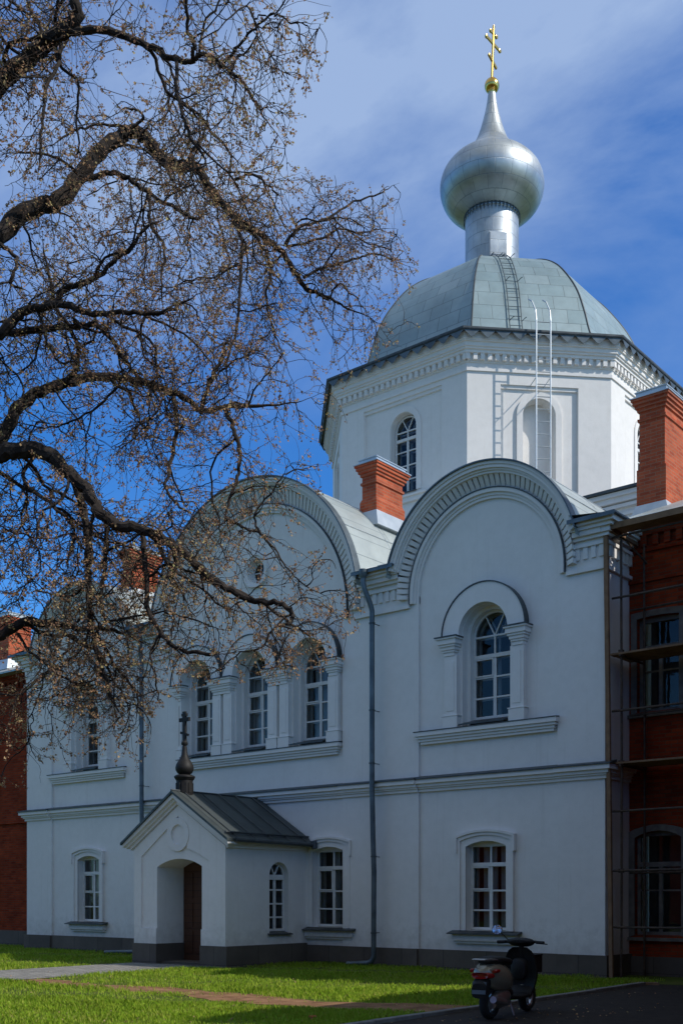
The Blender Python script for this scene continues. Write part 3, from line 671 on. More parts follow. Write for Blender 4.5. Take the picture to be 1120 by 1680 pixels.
ev = MB(); octring(ev, .49, 17.98, 18.0); octring(ev, .50, 18.0, 18.055); octring(ev, .5, 18.055, 18.17, -.28)
eave = part(ev, 'tower_eave', M['darkmetal']); part(lam, 'eave_lambrequin', M['pipe'], eave)

DO = np.array([-0.18, -0.14])                                    # the lantern stands a little off the centre of the vault
kd = np.array([(1.0, 18.08), (.94, 18.14), (.885, 18.3), (.845, 18.75), (.80, 19.55), (.745, 20.35), (.665, 21.08), (.575, 21.7), (.46, 22.2), (.32, 22.55), (.19, 22.75)])
def smooth_curve(k, n):
    t = np.r_[0, np.cumsum(np.linalg.norm(np.diff(k * np.array([5.7, 1]), axis=0), axis=1))]; s = np.linspace(0, t[-1], n)
    m = np.gradient(k, t, axis=0); o = []
    for x in s:
        i = min(np.searchsorted(t, x, 'right') - 1, len(t) - 2); h = t[i + 1] - t[i]; u = (x - t[i]) / h
        o.append((1 + 2 * u) * (1 - u) ** 2 * k[i] + u * (1 - u) ** 2 * h * m[i] + u * u * (3 - 2 * u) * k[i + 1] + u * u * (u - 1) * h * m[i + 1])
    return np.array(o)
dp = smooth_curve(kd, 40)
def dome_pt(i, t, k):                                             # point on rib line i..i+1 (t across) for profile row k
    s, z = dp[k]; oc_ = octa(.02); a, c = oc_[i % 8], oc_[(i + 1) % 8]
    base = a + (c - a) * t; ctr = TC + DO * (1 - s)
    v = ctr + (base - TC) * s; return (v[0], v[1], z)
dm = MB(); F = []; d = np.r_[0, np.cumsum(np.linalg.norm(np.diff(dp * np.array([5.7, 1]), axis=0), axis=1))]
for i in range(8):
    P = []; U = []; F = []; oc_ = octa(.02); wd = np.linalg.norm(oc_[i] - oc_[(i + 1) % 8]); n_ = 6
    for k in range(len(dp)):
        for j in range(n_ + 1): P.append(dome_pt(i, j / n_, k))
    for k in range(len(dp) - 1):
        for j in range(n_):
            F.append((k * 7 + j, k * 7 + j + 1, k * 7 + 8 + j, k * 7 + 7 + j))
            f0, f1 = (j / n_ - .5) * wd * dp[k][0] + 50 + i * .3, ((j + 1) / n_ - .5) * wd * dp[k][0] + 50 + i * .3
            g0, g1 = (j / n_ - .5) * wd * dp[k + 1][0] + 50 + i * .3, ((j + 1) / n_ - .5) * wd * dp[k + 1][0] + 50 + i * .3
            U.append([(f0, d[k]), (f1, d[k]), (g1, d[k + 1]), (g0, d[k + 1])])
    dm.add(P, F, U)
dm.add([dome_pt(i, 0, len(dp) - 1) for i in range(8)], [tuple(range(8))])
dome = part(dm, 'dome_roof', M['dome'], smooth=True)
rb = MB()
for i in range(8): rb.tube([dome_pt(i, 0, k) for k in range(2, len(dp))], .028, 6)
part(rb, 'dome_rib', M['darkmetal'], dome, smooth=True)
LC = TC + DO
dr = MB(); dr.lathe(LC, [(.93, 22.35), (.92, 22.7), (.92, 24.95), (.955, 24.97), (.955, 25.02), (.92, 25.04), (.92, 25.2)], 64)
drum = part(dr, 'drum', M['onion'], smooth=True)
th = MB()
for j in range(44):
    t = 2 * pi * j / 44; th.M = rotz((LC[0] + .965 * cos(t), LC[1] + .965 * sin(t), 0), t + pi / 2)
    th.prism([(-.045, 25.06), (0, 24.83), (.045, 25.06)], -.006, .006)
part(th, 'drum_lambrequin', M['darkmetal'], drum)
t = radians(-44); ha = MB(rotz((LC[0] + .925 * cos(t), LC[1] + .925 * sin(t), 0), t + pi / 2))
ha.box(-.27, .27, -.02, .12, 22.85, 24.0); ha.box(-.30, .30, -.012, .1, 24.0, 24.03); ha.box(-.295, -.275, -.012, .1, 22.85, 24.0); ha.box(.275, .295, -.012, .1, 22.85, 24.0)
part(ha, 'hatch', M['onion'], drum)
on = smooth_curve(np.array([(.93, 25.05), (1.0, 25.08), (1.28, 25.22), (1.58, 25.48), (1.76, 25.85), (1.79, 26.15), (1.69, 26.52), (1.44, 26.84), (1.10, 27.10), (.82, 27.34), (.60, 27.63), (.44, 28.0), (.305, 28.45), (.19, 28.95), (.13, 29.38)]) / np.array([5.7, 1]), 70) * np.array([5.7, 1])
ob = MB(); ob.lathe(LC, [(r, z) for r, z in on], 72); onion = part(ob, 'onion_dome', M['onion'], smooth=True)
sk = MB(); sk.lathe(LC, [(0.93, 25.03), (0.5, 25.03)], 48); part(sk, 'onion_soffit', M['onion'], onion)
b = MB(); b.lathe(LC, [(.0, 29.33), (.13, 29.34), (.14, 29.38), (.13, 29.4)] + [(.255 * sin(a), 29.63 - .255 * cos(a)) for a in np.linspace(.55, pi - .2, 18)] + [(.05, 29.9), (0, 29.9)], 32)
ball = part(b, 'gilded_ball', M['gold'], onion, smooth=True)
cx = MB(rotz((LC[0], LC[1], 29.9), pi / 2) @ Matrix.Rotation(radians(2.5), 4, 'X') @ Matrix.Translation((0, 0, -29.9)))                          # the bars run along the church, north to south
cx.box(-.036, .036, -.036, .036, 29.88, 31.68); cx.box(-.42, .42, -.03, .03, 31.02, 31.11); cx.box(-.18, .18, -.03, .03, 31.36, 31.44)
bar(cx, (-.26, 30.57), (.26, 30.36), .08, -.034, .034)
for x, z in ((-.42, 31.065), (.42, 31.065), (-.18, 31.40), (.18, 31.40)): cx.tube([(x, -.034, z), (x, .034, z)], .065, 12)
part(cx, 'tower_cross', M['gold'], onion, bevel=.01)

# ladders: up the blind face and over the dome
p, q = o8[1], o8[2]; mid = (p + q) / 2
ld = MB(rotz((mid[0], mid[1], 0), pi / 4)); xa, xb, yy = -.27, .15, -.66
for x in (xa, xb): ld.tube([(x, yy, 12.6), (x, yy, 18.25), (x - .02, yy + .02, 18.55), (x - .10, yy + .12, 18.85), (x - .15, yy + .3, 19.0)], .021, 8)
z = 12.8
while z < 18.4: ld.tube([(xa, yy, z), (xb, yy, z)], .014, 6); z += .36
for z in (13.4, 16.6):
    for x in (xa, xb): ld.tube([(x, yy, z), (x - .02, .05, z + .05)], .014, 6)
part(ld, 'wall_ladder', M['flash'])
rl = MB(); L0 = []; L1 = []
u2 = np.array([cos(pi / 4), sin(pi / 4)])
for k in range(2, len(dp)):
    a = np.array(dome_pt(1, .5, k)); nrm = np.array([u2[1], -u2[0]]); off = -.50 + .12 * k / len(dp)
    for lst, w in ((L0, -.19), (L1, .19)): v = a.copy(); v[:2] += u2 * (off + w) + nrm * .05; v[2] += .04; lst.append(v)
rl.tube(L0, .017, 6); rl.tube(L1, .017, 6)
for k in range(1, len(L0), 2): rl.tube([L0[k], L1[k]], .010, 5)
for k in (6, 15, 24, 32):
    for Lx in (L0, L1): v = Lx[k]; w = np.array([nrm[0] * .10, nrm[1] * .10, .09]); rl.tube([v, v + w * .7 + np.array([*u2, 0]) * .08, v + w + np.array([*u2, 0]) * .13], .012, 5)
part(rl, 'roof_ladder', M['pipe'], dome)
rr = MB()
for k in range(7):
    t = radians(-75 + k * 12); rr.tube([(LC[0] + 1.08 * cos(t), LC[1] + 1.08 * sin(t), 22.6), (LC[0] + 1.08 * cos(t), LC[1] + 1.08 * sin(t), 22.82)], .012, 5)
rr.tube([(LC[0] + 1.08 * cos(radians(-75 + k * 6)), LC[1] + 1.08 * sin(radians(-75 + k * 6)), 22.82) for k in range(13)], .014, 5)
part(rr, 'roof_rail', M['darkmetal'], dome)

# ---- lower block beside the tower
bl = MB(); bl.box(-8, 6.5, 8.2, 15.5, 6, 12.75)
for z0, z1, o in ((12.40, 12.48, .06), (12.62, 12.72, .12), (12.75, 12.9, .2), (12.9, 13.02, .28)): bl.box(-8, 6.5 + o, 8.2 - o, 15.5, z0, z1 - .001)
blk = part(bl, 'side_wing', M['plaster'])
b = MB(); b.box(-8, 6.9, 7.82, 8.0, 13.03, 13.10); b.add([(-8, 7.85, 13.1), (6.9, 7.85, 13.1), (6.9, 11.8, 13.5), (-8, 11.8, 13.5)], [(0, 1, 2, 3)]); part(b, 'side_roof', M['darkmetal'], blk)

# ================================================================ entrance porch
PO = empty('entrance_porch', 'small white gabled entrance porch with dark metal roof and black cupola cross', 'porch', (-9.9, -2.72, GZ))
PC, PF, PX0, PX1 = -9.9, -2.72, -11.55, -8.25
w = MB()
oz0 = -.1
gab = [(PX0, oz0), (PX1, oz0), (PX1, 2.92), (PC, 4.0), (PX0, 2.92)]
pan = [(-11.27, .83), (-10.71, .83), (-10.71, oz0 + .01), (-9.09, oz0 + .01), (-9.09, .83), (-8.81, .83), (-8.81, 2.46), (-9.3, 2.64), (-9.9, 2.72), (-10.35, 3.10), (-10.9, 2.84), (-11.27, 2.58)]
pan = [(-11.27, .83), (-11.27 + .001, .83), (-8.81, .83), (-8.81, 2.46), (-9.25, 2.66), (-9.62, 2.75), (-9.9, 2.78), (-10.38, 3.24), (-11.27, 2.60)]
dl = seg_loop(.81, oz0, 2.33, .19, 14, PC)
# front wall with a doorway; the shallow sunk panel is modelled as a raised border round it
w.sheet(gab, [dl], PF); w.reveal(dl, PF, PF + .85)
for X, s in ((PX1, 1), (PX0, -1)):
    if s > 0:
        w.M = rotz((PX1, PF, 0), pi / 2); lp = arch_loop(.33, .72, 2.12, 16, 1.74)
        w.sheet([(0, oz0), (2.78, oz0), (2.78, 2.95), (0, 2.95)], [lp], 0); w.reveal(lp, 0, .45); w.M = None
    else: w.add([(X, PF, oz0), (X, .06, oz0), (X, .06, 2.95), (X, PF, 2.95)], [(3, 2, 1, 0)])
pw = part(w, 'porch_wall', M['plaster'], PO)
tr = MB()
def rake(o0, o1, y0, y1, x_end=1.72):                             # moulding that follows the gable slope
    sl = (4.10 - 2.93) / 1.93
    for s in (-1, 1):
        P = [(PC, 4.08 - o0), (PC + s * x_end, 4.08 - sl * x_end - o0), (PC + s * x_end, 4.08 - sl * x_end - o1), (PC, 4.08 - o1)]
        if s > 0: P = P[::-1]
        tr.prism(P[::-1] if s < 0 else P, y0, y1)
rake(.0, .10, PF - .20, PF + .1, 1.90); rake(.10, .17, PF - .13, PF + .1, 1.84); rake(.17, .25, PF - .07, PF + .1, 1.76)
tr.arcband(-9.9, 3.10, .245, .40, PF - .05, PF + .02, 0, 2 * pi, 36)
# border strips proud of the sunk panel
for P in ([(-11.55, .40), (-11.27, .40), (-11.27, 2.60), (-11.55, 2.60)], [(-8.81, .40), (-8.25, .40), (-8.25, 2.46), (-8.81, 2.46)]): tr.prism(P, PF - .035, PF)
tr.prism([(-11.27, .40), (-10.71, .40), (-10.71, .83), (-11.27, .83)], PF - .034, PF)
tr.prism([(-9.09, .40), (-8.81, .40), (-8.81, .83), (-9.09, .83)], PF - .034, PF)
tr.prism([(-11.55, 2.60), (-11.27, 2.60), (-10.27, 3.28), (-9.9, 3.55), (-9.9, 3.80), (-11.55, 2.78)], PF - .0335, PF)
tr.prism([(-8.81, 2.46), (-8.25, 2.46), (-8.25, 2.78), (-9.9, 3.80), (-9.9, 3.55), (-9.6, 3.25), (-9.58, 2.76), (-9.25, 2.66)], PF - .0335, PF)
for k, (z0, z1, o) in enumerate(((2.74, 2.80, .06), (2.80, 2.88, .12))): tr.box(PX1 - .02, PX1 + o, PF - .01, 0, z0, z1)
part(tr, 'gable_moulding', M['plaster'], PO)
p = MB()
for q in ((PX0 - .05, -10.69, PF - .05, PF + .85), (-9.11, PX1 + .05, PF - .05, PF + .3)): p.box(q[0], q[1], q[2], q[3], -.3, .45)
p.box(PX1 - .2, PX1 + .05, PF + .301, -.02, -.3, .45); p.box(PX0 - .05, PX0 + .2, PF + .851, -.02, -.3, .45)
p.box(-10.75, -9.05, PF + .1, PF + 1.3, -.3, .02)
part(p, 'plinth', M['granite'], PO)
d = MB(); d.box(-10.71, -9.09, PF + .86, PF + .92, .02, 2.6)
for x in (-10.66, -10.28, -9.86, -9.5):
    for z0, z1 in ((.2, .75), (.85, 1.45), (1.55, 2.2)): d.box(x, x + .3, PF + .84, PF + .87, z0, z1)
dr_ = part(d, 'door', M['door'], PO)
d = MB(); d.tube([(-9.86, PF + .80, 1.0), (-9.86, PF + .80, 1.16)], .012, 8); d.box(-9.875, -9.845, PF + .8, PF + .86, .98, 1.0); part(d, 'handle', M['chrome'], dr_)
r = MB(); rs = (4.13 - 2.93) / 1.93; HX = 1.93; y0, y1 = PF - .25, 0.0; U = []
for s in (-1, 1):
    P = [(PC, y0, 4.15), (PC + s * HX, y0, 4.15 - rs * HX), (PC + s * HX, y1, 4.15 - rs * HX), (PC, y1, 4.15)]
    sl_ = sqrt(HX ** 2 + (rs * HX) ** 2); u = [(y0, 0), (y0, sl_), (y1, sl_), (y1, 0)]
    r.add(P, [(0, 1, 2, 3) if s > 0 else (3, 2, 1, 0)], [u if s > 0 else u[::-1]])
    Pb = [(a, b, c - .06) for a, b, c in P]; r.add(Pb, [(3, 2, 1, 0) if s > 0 else (0, 1, 2, 3)])
    r.add([P[0], P[1], Pb[1], Pb[0]], [(0, 3, 2, 1) if s > 0 else (0, 1, 2, 3)]); r.add([P[1], P[2], Pb[2], Pb[1]], [(0, 3, 2, 1) if s > 0 else (0, 1, 2, 3)])
rf = part(r, 'roof', M['porchroof'], PO)
sm_ = MB()
for y in np.linspace(y0 + .35, -.3, 5):
    for s in (-1, 1): sm_.tube([(PC + s * .02, y, 4.165), (PC + s * (HX - .02), y, 4.165 - rs * (HX - .02))], .013, 5)
sm_.tube([(PC, y0, 4.16), (PC, 0, 4.16)], .025, 6)
sm_.tube([(PC + HX - .16, y0 + .1, 4.15 - rs * (HX - .16) + .05), (PC + HX - .16, -.05, 4.15 - rs * (HX - .16) + .05)], .028, 6)
part(sm_, 'standing_seam', M['darkmetal'], rf)
gt = MB(); gx, gz_ = PC + HX + .03, 4.15 - rs * HX - .03
gt.tube([(gx, y0 + .25, gz_), (gx, -.02, gz_ - .03)], .05, 8); gt.tube([(gx, -.06, gz_ + .06), (gx + .02, -.06, gz_ - .12)], .075, 10)
part(gt, 'gutter', M['darkmetal'], rf)
cu = MB(); c0 = (-9.95, -2.5)
cu.lathe(c0, [(.0, 3.85), (.20, 3.85), (.20, 4.42), (.225, 4.45), (.255, 4.50), (.25, 4.53), (.19, 4.56), (.13, 4.57), (.18, 4.61), (.215, 4.67), (.222, 4.74), (.20, 4.82), (.15, 4.90), (.105, 4.97), (.075, 5.06), (.06, 5.18), (.05, 5.27), (0, 5.28)], 28)
cup = part(cu, 'cupola', M['black'], PO, smooth=True)
pn = MB()
for j in range(8):
    a = 2 * pi * j / 8; pn.M = rotz((c0[0] + .198 * cos(a), c0[1] + .198 * sin(a), 0), a + pi / 2); pn.box(-.055, .055, -.012, .01, 4.12, 4.36)
part(pn, 'cupola_panel', M['black'], cup)
cr_ = MB(); X, Y = c0
cr_.lathe(c0, [(0, 5.26), (.075, 5.29), (.085, 5.34), (.05, 5.39), (0, 5.4)], 16)
cr_.box(X - .045, X + .045, Y - .03, Y + .03, 5.36, 6.10); cr_.box(X - .18, X + .18, Y - .028, Y + .028, 5.86, 5.95); cr_.box(X - .085, X + .085, Y - .0285, Y + .0285, 5.99, 6.05)
bar(cr_, (X - .13, 5.60), (X + .13, 5.52), .055, Y - .0275, Y + .0275)
part(cr_, 'porch_cross', M['black'], cup)
pwn = make_window(.33, .76, 2.12, .14, [1.10, 1.43, 1.77], 2.06, sill=(.42, .76, .70, .15, -.07), inner=False)
pwn.parent = PO; pwn.matrix_local = Matrix.Translation(-PO.location) @ rotz((PX1, PF + 1.74, 0), pi / 2)

# ================================================================ brick buildings on both sides
def brick_house(name, label, x0, x1, y, ez, wins, base, chims=(), belts=(), shadow_wing=None):
    e = empty(name, label, 'building', ((x0 + x1) / 2, y, GZ))
    m = MB(); holes = []
    for cx, hw, z0, z1, rise in wins: holes.append(seg_loop(hw, z0, z1 - rise, rise, 8, cx))
    m.sheet([(x0, -.2), (x1, -.2), (x1, ez), (x0, ez)], holes, y)
    for h in holes: m.reveal(h, y, y + .3)
    xe = x1 if x0 > -1 else x0
    m.add([(xe, y, -.2), (xe, 14, -.2), (xe, 14, ez), (xe, y, ez)], [(0, 1, 2, 3) if xe == x1 else (3, 2, 1, 0)])
    for z0, z1, o in belts: m.box(x0, x1, y - o, y + .02, z0, z1)
    k = int((x1 - x0) / .26)                                       # corbel table under the eaves
    for z0, z1, o in ((ez - .55, ez - .45, .05), (ez - .22, ez - .12, .10), (ez - .12, ez, .16)): m.box(x0, x1, y - o, y + .02, z0, z1)
    for i in range(k): m.box(x0 + i * .26 + .04, x0 + i * .26 + .17, y - .09, y + .02, ez - .45, ez - .22)
    part(m, 'brick_wall', M['brick'], e)
    b = MB(); b.box(x0, x1, y - .06, y + .05, -.3, base); part(b, 'plinth', M['granite'], e)
    r = MB(); r.add([(x0 - .05, y - .5, ez + .05), (x1 + .05, y - .5, ez + .05), (x1 + .05, y + 5.2, ez + 2.45), (x0 - .05, y + 5.2, ez + 2.45), (x1 + .05, y + 11, ez), (x0 - .05, y + 11, ez)], [(0, 1, 2, 3), (3, 2, 4, 5)])
    r.box(x0 - .05, x1 + .05, y - .49, y - .0, ez + .0, ez + .045)
    part(r, 'roof', M['roof'], e)
    for cx, hw, z0, z1, rise in wins:
        f = MB(); H = z1
        f.box(cx - hw, cx - hw + .07, y + .12, y + .2, z0, H); f.box(cx + hw - .07, cx + hw, y + .12, y + .2, z0, H); f.box(cx - hw + .07, cx + hw - .07, y + .125, y + .195, z0, z0 + .07); f.box(cx - hw + .07, cx + hw - .07, y + .125, y + .195, H - .1, H)
        tz = z0 + (H - z0) * .68; f.box(cx - hw + .07, cx + hw - .07, y + .11, y + .2, tz - .05, tz + .05); f.box(cx - .04, cx + .04, y + .128, y + .192, z0 + .07, tz - .05); f.box(cx - hw + .07, cx + hw - .07, y + .13, y + .19, z0 + (tz - z0) * .62, z0 + (tz - z0) * .62 + .035)
        fo = part(f, 'window', M['oldframe'], e)
        g = MB(); g.sheet([(cx - hw, z0), (cx + hw, z0), (cx + hw, H), (cx - hw, H)], [], y + .16); part(g, 'pane', M['glass'], fo)
        g = MB(); g.box(cx - hw - .1, cx + hw + .1, y + .9, y + .95, z0 - .1, H + .1); part(g, 'lining', M['room'], fo)
        s = MB(); a_ = seg_loop(hw, z0, z1 - rise, rise, 8, cx)[1:] + [(cx - hw, z0)]; c_ = seg_loop(hw + .13, z0 - .05, z1 - rise + .13, rise, 8, cx)[1:] + [(cx - hw - .13, z0 - .05)]
        n_ = len(a_); P = [(x, y - .03, z) for x, z in a_] + [(x, y - .03, z) for x, z in c_] + [(x, y + .01, z) for x, z in a_] + [(x, y + .01, z) for x, z in c_]; F = []
        for i in range(n_ - 1): F += [(i, n_ + i, n_ + i + 1, i + 1), (n_ + i, 3 * n_ + i, 3 * n_ + i + 1, n_ + i + 1), (i + 1, 2 * n_ + i + 1, 2 * n_ + i, i)]
        s.add(P, F); s.box(cx - hw - .2, cx + hw + .2, y - .1, y + .02, z0 - .12, z0 - .05); part(s, 'window_surround', M['oldframe'], fo)
    for (a, b_, c, d_, zb, zt) in chims:
        q = MB(); q.box(a, b_, c, d_, zb, zt - .5); z = zt - .5; w_ = .045
        q.box(a - w_, b_ + w_, c - w_, d_ + w_, zb, zb + .40 * (zt - zb))
        for dz, o in ((.06, .035), (.16, 0), (.075, .04), (.075, .08), (.075, .12), (.055, .15)): q.box(a - o, b_ + o, c - o, d_ + o, z, z + dz - .001); z += dz
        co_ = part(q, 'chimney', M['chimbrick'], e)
        k_ = MB(); k_.box(a - .17, b_ + .17, c - .17, d_ + .17, z, z + .02); k_.box(a - .06, b_ + .06, c - .06, d_ + .06, z + .02, z + .15); k_.box(a - .085, b_ + .085, c - .085, d_ + .085, z + .15, z + .17); part(k_, 'chimney_cap', M['flash'], co_)
        k_ = MB(); o = .05; k_.hexa([(a - .2, c - .2, zb - .15), (b_ + .2, c - .2, zb - .15), (b_ + .2, d_ + .2, zb - .15), (a - .2, d_ + .2, zb - .15)], [(a - o - .01, c - o - .01, zb + .25), (b_ + o, c - o - .01, zb + .25), (b_ + o, d_ + o, zb + .25), (a - o - .01, d_ + o, zb + .25)]); part(k_, 'chimney_flashing', M['flash'], co_)
    if shadow_wing:
        q = MB(); q.box(6.6, shadow_wing[2] + 2, y - .2, y + .8, -.3, 16.4); part(q, 'shade_slab', M['brick'], e)  # unseen thin slab added to keep the porch in shade
        x_, y_, xw, zz = shadow_wing; q = MB(); q.box(x_, xw, y_, y - .01, -.3, zz); q.box(x_ - .08, xw, y_ - .08, y - .01, zz - .2, zz); part(q, 'shadow_wing_wall', M['brick'], e)  # unseen wing put in to cast the shadow on the right
        q = MB(); q.box(x_ - .25, xw, y_ - .25, y - .02, zz + .001, zz + .12); part(q, 'shadow_wing_roof', M['darkmetal'], e)
        q = MB(); q.box(2.75, 5.8, -2.0, y - .02, -.3, 8.7); q.box(2.7, 5.8, -2.06, y - .02, 8.45, 8.7); part(q, 'shade_block', M['brick'], e)  # unseen block added to darken the lower right corner
        q = MB(); q.box(-46, 34, -52, -46, -.3, 10.5); q.box(28, 34, -46, -24, -.3, 9.5); q.box(-46.1, 34.1, -52.1, -45.9, 10.2, 10.5); part(q, 'ambient_blocker', M['brick'], e)  # unseen blocks behind the camera, added to dim and warm the ambient light
    return e
RW = []
for k in range(5): RW += [(.65 + k * 2.3, .47, 5.48, 7.47, .03), (.65 + k * 2.3, .52, .80, 2.98, .14)]
brick_house('brick_building', 'dark red brick building behind scaffolding right of the white church', 0.0, 14, 1.1, 9.38, RW, .35, chims=[(-.67, -.05, 3.0, 5.2, 10.3, 12.98)], belts=((4.1, 4.28, .07), (8.2, 8.28, .05)), shadow_wing=(6.2, -8.8, 14, 5.7))
LW = [(-24.3, .47, 5.5, 7.5, .1), (-24.3, .5, .9, 2.9, .12), (-27.1, .47, 5.5, 7.5, .1), (-27.1, .5, .9, 2.9, .12)]
brick_house('brick_building', 'dark red brick building left of the white church beyond the branches', -40, XL - .001, 1.1, 9.15, LW, .45, chims=[(-25.05, -24.19, 1.8, 2.7, 9.8, 11.55)], belts=((4.1, 4.3, .09),))

# ================================================================ scaffolding
S = empty('scaffolding', 'rusty tube scaffolding with plank decks before the brick building on the right', 'scaffolding', (1.5, .5, GZ))
for x, y in ((.30, .12), (.42, .93), (2.4, .12), (2.4, .93), (4.5, .12), (4.5, .93)):
    m = MB(); m.tube([(x, y, -.03), (x + .01, y, 4.4), (x - .005, y, 8.95)], .026, 8)
    for z in (2.13, 4.33, 6.58): m.box(x - .045, x + .045, y - .045, y + .045, z - .04, z + .04)
    part(m, 'pole', M['rust'], S)
for y, zz in ((.12, (.98, 2.13, 3.34, 5.38, 7.68, 8.92)), (.93, (2.1, 5.4, 7.6))):
    for z in zz: m = MB(); m.tube([(.12, y - .05, z), (4.9, y - .05, z + .03)], .024, 8); part(m, 'rail', M['rust'], S)
for z in (4.30, 6.52):
    for x in (.30, 2.4, 4.5): m = MB(); m.tube([(x + .05, -.05, z - .04), (x + .05, 1.08, z - .04)], .024, 6); part(m, 'bearer', M['rust'], S)
    for k in range(4):
        m = MB(); j = random.uniform(-.03, .03); m.box(.08 + j, 4.8, .05 + k * .225, .05 + k * .225 + .21, z, z + .04); part(m, 'plank', M['wood'], S, bevel=.004)
for z0, z1 in ((6.6, 8.9),): m = MB(); m.tube([(.33, .15, z1), (.46, .95, z1 - .35)], .022, 6); part(m, 'brace', M['rust'], S)
m = MB(); m.hexa([(.13, -.09, -.04), (.21, -.09, -.04), (.21, -.03, -.04), (.13, -.03, -.04)], [(.02, -.13, 9.2), (.11, -.13, 9.2), (.11, -.06, 9.2), (.02, -.06, 9.2)]); part(m, 'timber_post', M['wood'], S)
m = MB(); m.box(-.06, 5, -.12, .34, 9.06, 9.10); m.box(-.10, 5, -.16, -.10, 9.02, 9.14); m.box(.15, .22, -.1, 1.05, 8.99, 9.06); part(m, 'timber_canopy', M['wood'], S)

# rubble and a plank at the scaffold foot
m = MB(); m.hexa([(.3, -1.6, GZ), (.45, -1.6, GZ), (1.7, -1.15, GZ), (1.6, -1.05, GZ)], [(.3, -1.6, GZ + .05), (.45, -1.6, GZ + .05), (1.7, -1.15, GZ + .05), (1.6, -1.05, GZ + .05)])
tag(m.build('plank', M['wood']), 'loose timber plank lying on the ground at the foot of the scaffolding', 'plank')

m = MB(); m.hexa([(.52, -9.52, GZ), (.62, -9.60, GZ), (.70, -9.50, GZ), (.60, -9.43, GZ)], [(.53, -9.51, GZ + .07), (.61, -9.58, GZ + .09), (.69, -9.50, GZ + .06), (.60, -9.44, GZ + .08)])
tag(m.build('brick_fragment', M['chimbrick'], bevel=.012), 'small broken red brick lying in the grass at the kerb', 'brick')

# ================================================================ scooter
def ellip_loft(mb, secs, n=20, ex=2.4):
    """sections: (cx, cz, hx-less) -> (x, y, z, half_y, half_z) stations along x"""
    V = []; F = []
    for (x, y, z, hy, hz) in secs:
        for j in range(n):
            a = 2 * pi * j / n; c, s = cos(a), sin(a)
            V.append((x, y + hy * math.copysign(abs(c) ** (2 / ex), c), z + hz * math.copysign(abs(s) ** (2 / ex), s)))
    m_ = len(secs)
    for i in range(m_ - 1):
        for j in range(n): k = (j + 1) % n; F.append((i * n + j, (i + 1) * n + j, (i + 1) * n + k, i * n + k))
    F.append(tuple(range(n))); F.append(tuple((m_ - 1) * n + j for j in range(n - 1, -1, -1)))
    return mb.add(V, F)
SX = empty('scooter', 'parked motor scooter with champagne side panels, black legshield and one round mirror', 'scooter', (2.24, -7.27, GZ + .004))
SX.rotation_euler = (0, 0, radians(97))
def sp(mb, name, mat, parent=None, smooth=True, **k): return mb.build(name, M[mat], parent or SX, smooth=smooth, **k)
def wheel(x, r, wdt):
    t = MB(Matrix.Translation((x, 0, r)) @ Matrix.Rotation(pi / 2, 4, 'X')); k = [(r - .075, -wdt * .5), (r - .03, -wdt * .55), (r - .008, -wdt * .35), (r, 0), (r - .008, wdt * .35), (r - .03, wdt * .55), (r - .075, wdt * .5), (r - .085, 0), (r - .075, -wdt * .5)]
    t.lathe((0, 0), k, 40); ty = sp(t, 'wheel', 'rubber')
    h = MB(t.M); h.lathe((0, 0), [(r - .08, -.035), (r - .095, -.02), (r - .095, .02), (r - .08, .035)], 32); h.lathe((0, 0), [(0, -.05), (.05, -.05), (.05, .05), (0, .05)], 16)
    for j in range(5): a = 2 * pi * j / 5; h.tube([(.04 * cos(a), .04 * sin(a), 0), ((r - .085) * cos(a), (r - .085) * sin(a), 0)], .016, 6)
    sp(h, 'rim', 'chrome', ty)
wheel(-.60, .225, .11); wheel(.62, .225, .10)
m = MB(); ellip_loft(m, [(-.86, 0, .62, .05, .03), (-.82, 0, .62, .13, .10), (-.70, 0, .60, .185, .17), (-.52, 0, .57, .215, .20), (-.36, 0, .54, .21, .20), (-.22, 0, .50, .17, .19), (-.12, 0, .46, .11, .16)], 28, 2.3); body = sp(m, 'side_panel', 'champ')
m = MB(); ellip_loft(m, [(-.78, 0, .78, .08, .02), (-.70, 0, .795, .13, .05), (-.5, 0, .79, .16, .06), (-.3, 0, .775, .155, .055), (-.12, 0, .755, .12, .05), (-.03, 0, .73, .07, .03)], 24, 2.6); sp(m, 'seat', 'black')
m = MB(); ellip_loft(m, [(-.2, 0, .27, .15, .04), (.1, 0, .25, .18, .035), (.34, 0, .26, .19, .04), (.42, 0, .33, .19, .06)], 20, 3); ellip_loft(m, [(-.45, 0, .33, .10, .10), (-.2, 0, .33, .13, .11), (-.1, 0, .32, .12, .08)], 20); sp(m, 'floorboard', 'black')
m = MB()                                                            # legshield: swept curved plate
P = []; 
for z, x, hw in ((.25, .40, .17), (.36, .44, .20), (.50, .455, .235), (.65, .445, .245), (.78, .42, .225), (.88, .395, .17), (.93, .38, .10)):
    for j in range(11): u = -1 + 2 * j / 10; P.append((x - .06 * u * u + .02, hw * u, z))
nP = len(P); P += [(x + .05, y, z) for x, y, z in P]; F = []
for i in range(6):
    for j in range(10): a = i * 11 + j; F.append((a, a + 11, a + 12, a + 1)); F.append((nP + a, nP + a + 1, nP + a + 12, nP + a + 11))
for i in range(6): F.append((i * 11, nP + i * 11, nP + i * 11 + 11, i * 11 + 11)); F.append((i * 11 + 10, i * 11 + 21, nP + i * 11 + 21, nP + i * 11 + 10))
for j in range(10): F.append((66 + j, nP + 66 + j, nP + 67 + j, 67 + j)); F.append((j, j + 1, nP + j + 1, nP + j))
m.add(P, F); ls = sp(m, 'legshield', 'black')
m = MB(); ellip_loft(m, [(.36, 0, .62, .13, .16), (.31, 0, .62, .11, .14), (.29, 0, .62, .07, .10)], 16, 3); sp(m, 'glove_box', 'black', ls)
